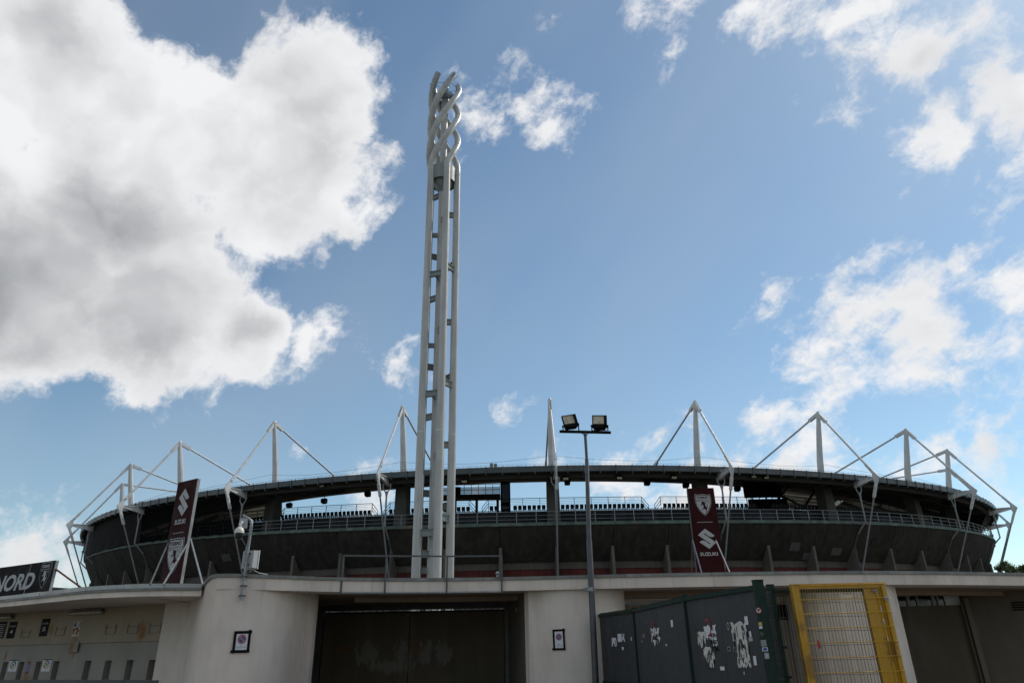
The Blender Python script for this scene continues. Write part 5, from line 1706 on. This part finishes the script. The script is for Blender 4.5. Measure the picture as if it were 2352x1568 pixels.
# ------------------------------------------------------------------ camera gantry inside the stadium
gyy = 112.0
def gp(u, v):
    return at(u, v, gyy)
t = thing('viewing_gantry', (gp(1100, 1190).x, gyy, 17), 'raised steel viewing gantry with meshed railing behind the torch tower', 'gantry')
zf = gp(1100, 1143).z
zt3 = gp(1100, 1115).z
zb3 = 16.0
xl, xm_, xr2 = gp(1046, 1140).x, gp(1095, 1140).x, gp(1143, 1140).x
for xx in (xl, xm_, xr2):
    MB().box((xx, gyy, (zf + zb3) / 2), (0.42, 0.42, zf - zb3)).build('leg', M['column'], t)
MB().box(((xl - 2 + xr2) / 2, gyy, zf + .1), (xr2 - xl + 2.9, 1.6, 0.75)).build('platform', M['column'], t)
b = MB()
b.add([(xl - 2, gyy - .8, zf + .5), (xr2 + .4, gyy - .8, zf + .5), (xr2 + .4, gyy - .8, zt3 - .35), (xl - 2, gyy - .8, zt3 - .35)], [(0, 1, 2, 3)])
b.build('mesh_infill', net_mat('gantry_mesh', (0.03, 0.04, 0.055), 0.32), t)
for k in range(9):
    xx = xl - 2 + (xr2 - xl + 2.4) * k / 8
    MB().box((xx, gyy - .85, (zf + zt3) / 2 + .2), (.08, .08, zt3 - zf - .3)).build('rail_post', M['dark_rail'], t)
for z in (zt3, (zf + zt3) / 2 + .15):
    MB().bar((xl - 2, gyy - .86, z), (xr2 + .4, gyy - .86, z), .08, .08).build('rail', M['dark_rail'], t)
MB().box((gp(1052, 1130).x - .5, gyy - 1.2, gp(1052, 1133).z), (2.0, .8, 1.5)).build('equipment_box', M['black'], t)
tx0, tx1 = gp(1150, 1130).x, gp(1172, 1130).x
tw_ = thing('speaker_tower', ((tx0 + tx1) / 2, gyy, 17), 'dark perforated metal tower standing at the right end of the viewing gantry', 'tower')
ztt, zt0 = gp(1160, 1109).z, 16.5
for xx in (tx0 + .1, tx1 - .1):
    for yy in (gyy - .6, gyy + .6):
        MB().box((xx, yy, (ztt + zt0) / 2), (.22, .22, ztt - zt0)).build('corner_post', M['black'], tw_)
MB().box(((tx0 + tx1) / 2, gyy, ztt + .03), (tx1 - tx0, 1.4, .12)).build('top_plate', M['black'], tw_)
perf = net_mat('perforated_metal', (0.010, 0.010, 0.010), 0.12)
for yy in (gyy - .6, gyy + .6):
    b = MB().add([(tx0 + .2, yy, zt0), (tx1 - .2, yy, zt0), (tx1 - .2, yy, ztt), (tx0 + .2, yy, ztt)], [(0, 1, 2, 3)])
    b.build('perforated_panel', perf, tw_)
for k in range(6):
    MB().box(((tx0 + tx1) / 2, gyy - .1, zt0 + .9 + k * 1.1), (tx1 - tx0 - .5, .5, .55), Matrix.Rotation(.3, 3, 'X')).build('speaker', M['black'], tw_)

# ------------------------------------------------------------------ spotlights under the roof edge, loudspeakers at its inner lip
SPOT = MB()
SPOT.box((0, 0, 0), (.85, .5, .45)).box((0, .27, -.02), (.95, .05, .55)).box((0, 0, .35), (.1, .1, .4))
spot_me = SPOT.mesh('spotlight_body')
lensm = MB().box((0, .31, -.05), (.7, .02, .3)).mesh('spotlight_lens')
def near_name(p):
    k = min(range(len(MASTS)), key=lambda i: abs(MASTS[i] - p))
    return k
SP_U = [(1067, 1104, 'right of the torch tower, over the gantry'), (1299, 1098, 'just left of the lamp post'), (1422, 1095, 'right of the lamp post'), (1547, 1094, 'left of the right banner'), (1729, 1092, 'right of the right banner'), (1758, 1094, 'over the black screen'), (1990, 1100, 'under the roof corner on the right'),
        (640, 1115, 'left of the fourth mast column'), (741, 1113, 'between the fourth and fifth masts'), (680, 1109, 'by the fourth mast')]
for u, v, txt in SP_U:
    d = ray(u, v)
    best = None
    for i in range(1400):
        y = 88 + i * .02
        q = d * (y / d.y)
        w2 = Vector((q.x - CX, q.y - CY, 0))
        ph = math.degrees(math.atan2(w2.x, -w2.y))
        if w2.length < Rm(ph) + 4.9:
            best = (ph, q.z + EYE)
            break
    ph, z = best
    m = place(ph, 4.9, max(z, 22.9))
    o = tag(inst('spotlight', None, None, m), 'small black spotlight under the roof edge, ' + txt, 'spotlight', 'spotlights under the roof edge')
    inst('housing', spot_me, M['black'], m @ Matrix.Rotation(-.5, 4, 'X'), o)
    inst('lens', lensm, M['lens'], m @ Matrix.Rotation(-.5, 4, 'X'), o)
HS = MB()
HS.loft([[(-.45, -.3, -.5), (.45, -.3, -.5), (.45, .4, -.35), (-.45, .4, -.35)], [(-.5, -.35, .1), (.5, -.35, .1), (.5, .5, .25), (-.5, .5, .25)], [(-.4, -.3, .45), (.4, -.3, .45), (.4, .3, .45), (-.4, .3, .45)]])
hs_me = HS.mesh('speaker_cabinet')
hb_me = MB().box((0, 0, .75), (.07, .07, .6)).box((0, 0, .5), (1.0, .07, .07)).mesh('speaker_bracket')
for u, v, txt in ((1303, 1107, 'just right of the central mast'), (1486, 1108, 'left of the right banner'), (665, 1160, 'near the fourth mast'), (745, 1150, 'left of the fifth mast'), (845, 1134, 'just left of the fifth mast'), (1575, 1114, 'above the right banner'), (1693, 1122, 'beside the black screen')):
    d = ray(u, v)
    for i in range(2400):
        y = 96 + i * .02
        q = d * (y / d.y)
        w2 = Vector((q.x - CX, q.y - CY, 0))
        ph = math.degrees(math.atan2(w2.x, -w2.y))
        if w2.length < Rm(ph) - 18.8:
            break
    m = place(ph, -18.8, q.z + EYE)
    o = tag(inst('loudspeaker', None, None, m), 'black loudspeaker at the inner roof lip, ' + txt, 'loudspeaker', 'loudspeakers at the inner roof lip')
    inst('cabinet', hs_me, M['black'], m, o)
    zt4 = ZI(ph) - 1.8 - (q.z + EYE)
    inst('bracket', MB().box((0, 0, max(zt4, .6) / 2 + .3), (.07, .07, max(zt4, .6))).mesh('speaker_rod'), M['black'], m, o)
# roof-top cabinets and aerial
for u, w, lb in ((1129, 1.0, 'taller grey cabinet on the roof edge right of the torch tower'), (1138, .9, 'smaller grey cabinet on the roof edge right of the torch tower')):
    c = at(u, 1074, 99)
    o = thing('roof_cabinet', (c.x, 99, 24.6), lb, 'cabinet', 'cabinets on the roof edge')
    MB().box((c.x, 99, c.z + .1), (.46, .5, 1.1 * w)).build('body', M['rail'], o)
    MB().box((c.x, 98.73, c.z + .1), (.36, .03, .9 * w)).build('door', M['bracket'], o)

# ------------------------------------------------------------------ low shed at the left, tree at the right
c0, c1 = at(116, 1345, 62), at(232, 1355, 62)
t = thing('shed', ((c0.x + c1.x) / 2, 64, 0), 'low dark metal shed roof behind the ticket office at the left', 'building')
xa, xb = c0.x - 14, c1.x + 2
MB().box(((xa + xb) / 2, 65.5, 2.2), (xb - xa, 7, 4.4)).build('wall', M['shed'], t)
z0, z1 = c0.z + .55, c1.z - .15
b = MB().loft([[(xa, 61.6, z0 - 1.2), (xa, 61.6, z0 + .4), (xa, 70, z0 + .6), (xa, 70, z0 - 1)], [(xb, 61.6, z1 - 1.0), (xb, 61.6, z1), (xb, 70, z1 + .2), (xb, 70, z1 - 1)]])
b.build('roof', M['shed'], t)
for k in range(24):
    f = k / 23
    MB().box((xa + (xb - xa) * f, 61.57, z0 + .4 + (z1 - z0 - .4) * f - .75), (.06, .05, 1.4)).build('roof_seam', M['fascia'], t)

def tree(u, vtop, y, w, label, seed):
    rnd = random.Random(seed)
    c = at(u, vtop, y)
    h = c.z
    t = thing('tree', (c.x, y, 0), label, 'tree', 'trees beyond the stadium')
    b = MB()
    b.tube([(c.x, y, 0), (c.x + .2, y, h * .35), (c.x, y, h * .6), (c.x + .1, y, h * .85)], [.38, .28, .18, .06], 8)
    for k in range(9):
        a = rnd.uniform(0, 6.28)
        z0 = h * rnd.uniform(.3, .7)
        b.tube([(c.x, y, z0), (c.x + math.cos(a) * w * .22, y + math.sin(a) * w * .22, z0 + h * .1), (c.x + math.cos(a) * w * .42, y + math.sin(a) * w * .42, z0 + h * .2)], [.14, .09, .03], 6)
    b.build('trunk', M['bark'], t, True)
    b = MB()
    clumps = []
    for k in range(46):
        a, rr = rnd.uniform(0, 6.28), w / 2 * math.sqrt(rnd.random())
        zz = rnd.uniform(.38, .97)
        rr *= math.sin(min(1, (1.04 - zz) * 2.0) * math.pi / 2)
        clumps.append((Vector((c.x + rr * math.cos(a), y + rr * math.sin(a), h * zz)), rnd.uniform(.5, 1.15) * w * .11))
    for cc, cr_ in clumps:
        for k in range(150):
            d = Vector((rnd.gauss(0, 1), rnd.gauss(0, 1), rnd.gauss(0, .8)))
            p = cc + d * cr_ * .55
            s = rnd.uniform(.10, .24)
            q = Matrix.Rotation(rnd.uniform(0, 6.28), 3, 'Z') @ Matrix.Rotation(rnd.uniform(-1.2, 1.2), 3, 'X')
            b.add([p + q @ Vector((-s * .5, 0, 0)), p + q @ Vector((0, 0, -s)), p + q @ Vector((s * .5, 0, 0)), p + q @ Vector((0, 0, s))], [(0, 1, 2, 3)])
    stuff(b.build('crown', M['leaf'], t))
tree(2306, 1284, 128, 6.5, 'dark green tree beyond the parapet at the right edge, the fuller one', 3)
tree(2347, 1297, 134, 4.5, 'lighter sparse tree cut by the right edge, behind the fuller one', 5)
tree(2262, 1309, 140, 3.0, 'low dark bush top just left of the fuller tree', 8)

# worn stickers on the edge of the yellow gate
yf = Face(Vector((x1 - .12, YY + .03, 0)), Vector((1, 0, 0)), Vector((0, -1, 0)))
for (v, w, h, mk, lb) in ((1397, .02, .09, 'print_white', 'thin white paint scar high on the edge of the yellow gate'), (1423, .03, .05, 'paper', 'small white sticker halfway down the edge of the yellow gate'), (1430, .03, .055, 'print_grey', 'small grey sticker just below the white one on the yellow gate'), (1467, .02, .08, 'old_paper', 'thin torn paper strip low on the edge of the yellow gate')):
    z = at(2022, v, YY).z
    pts = [(-w / 2, z - h / 2), (w / 2, z - h / 2 + .01), (w / 2 - .004, z + h / 2), (-w / 2 + .003, z + h / 2 - .008)]
    tag(yf.poly('sticker', pts, M[mk], None, 0.006, 0.001), lb, 'sticker', 'stickers on the yellow gate')
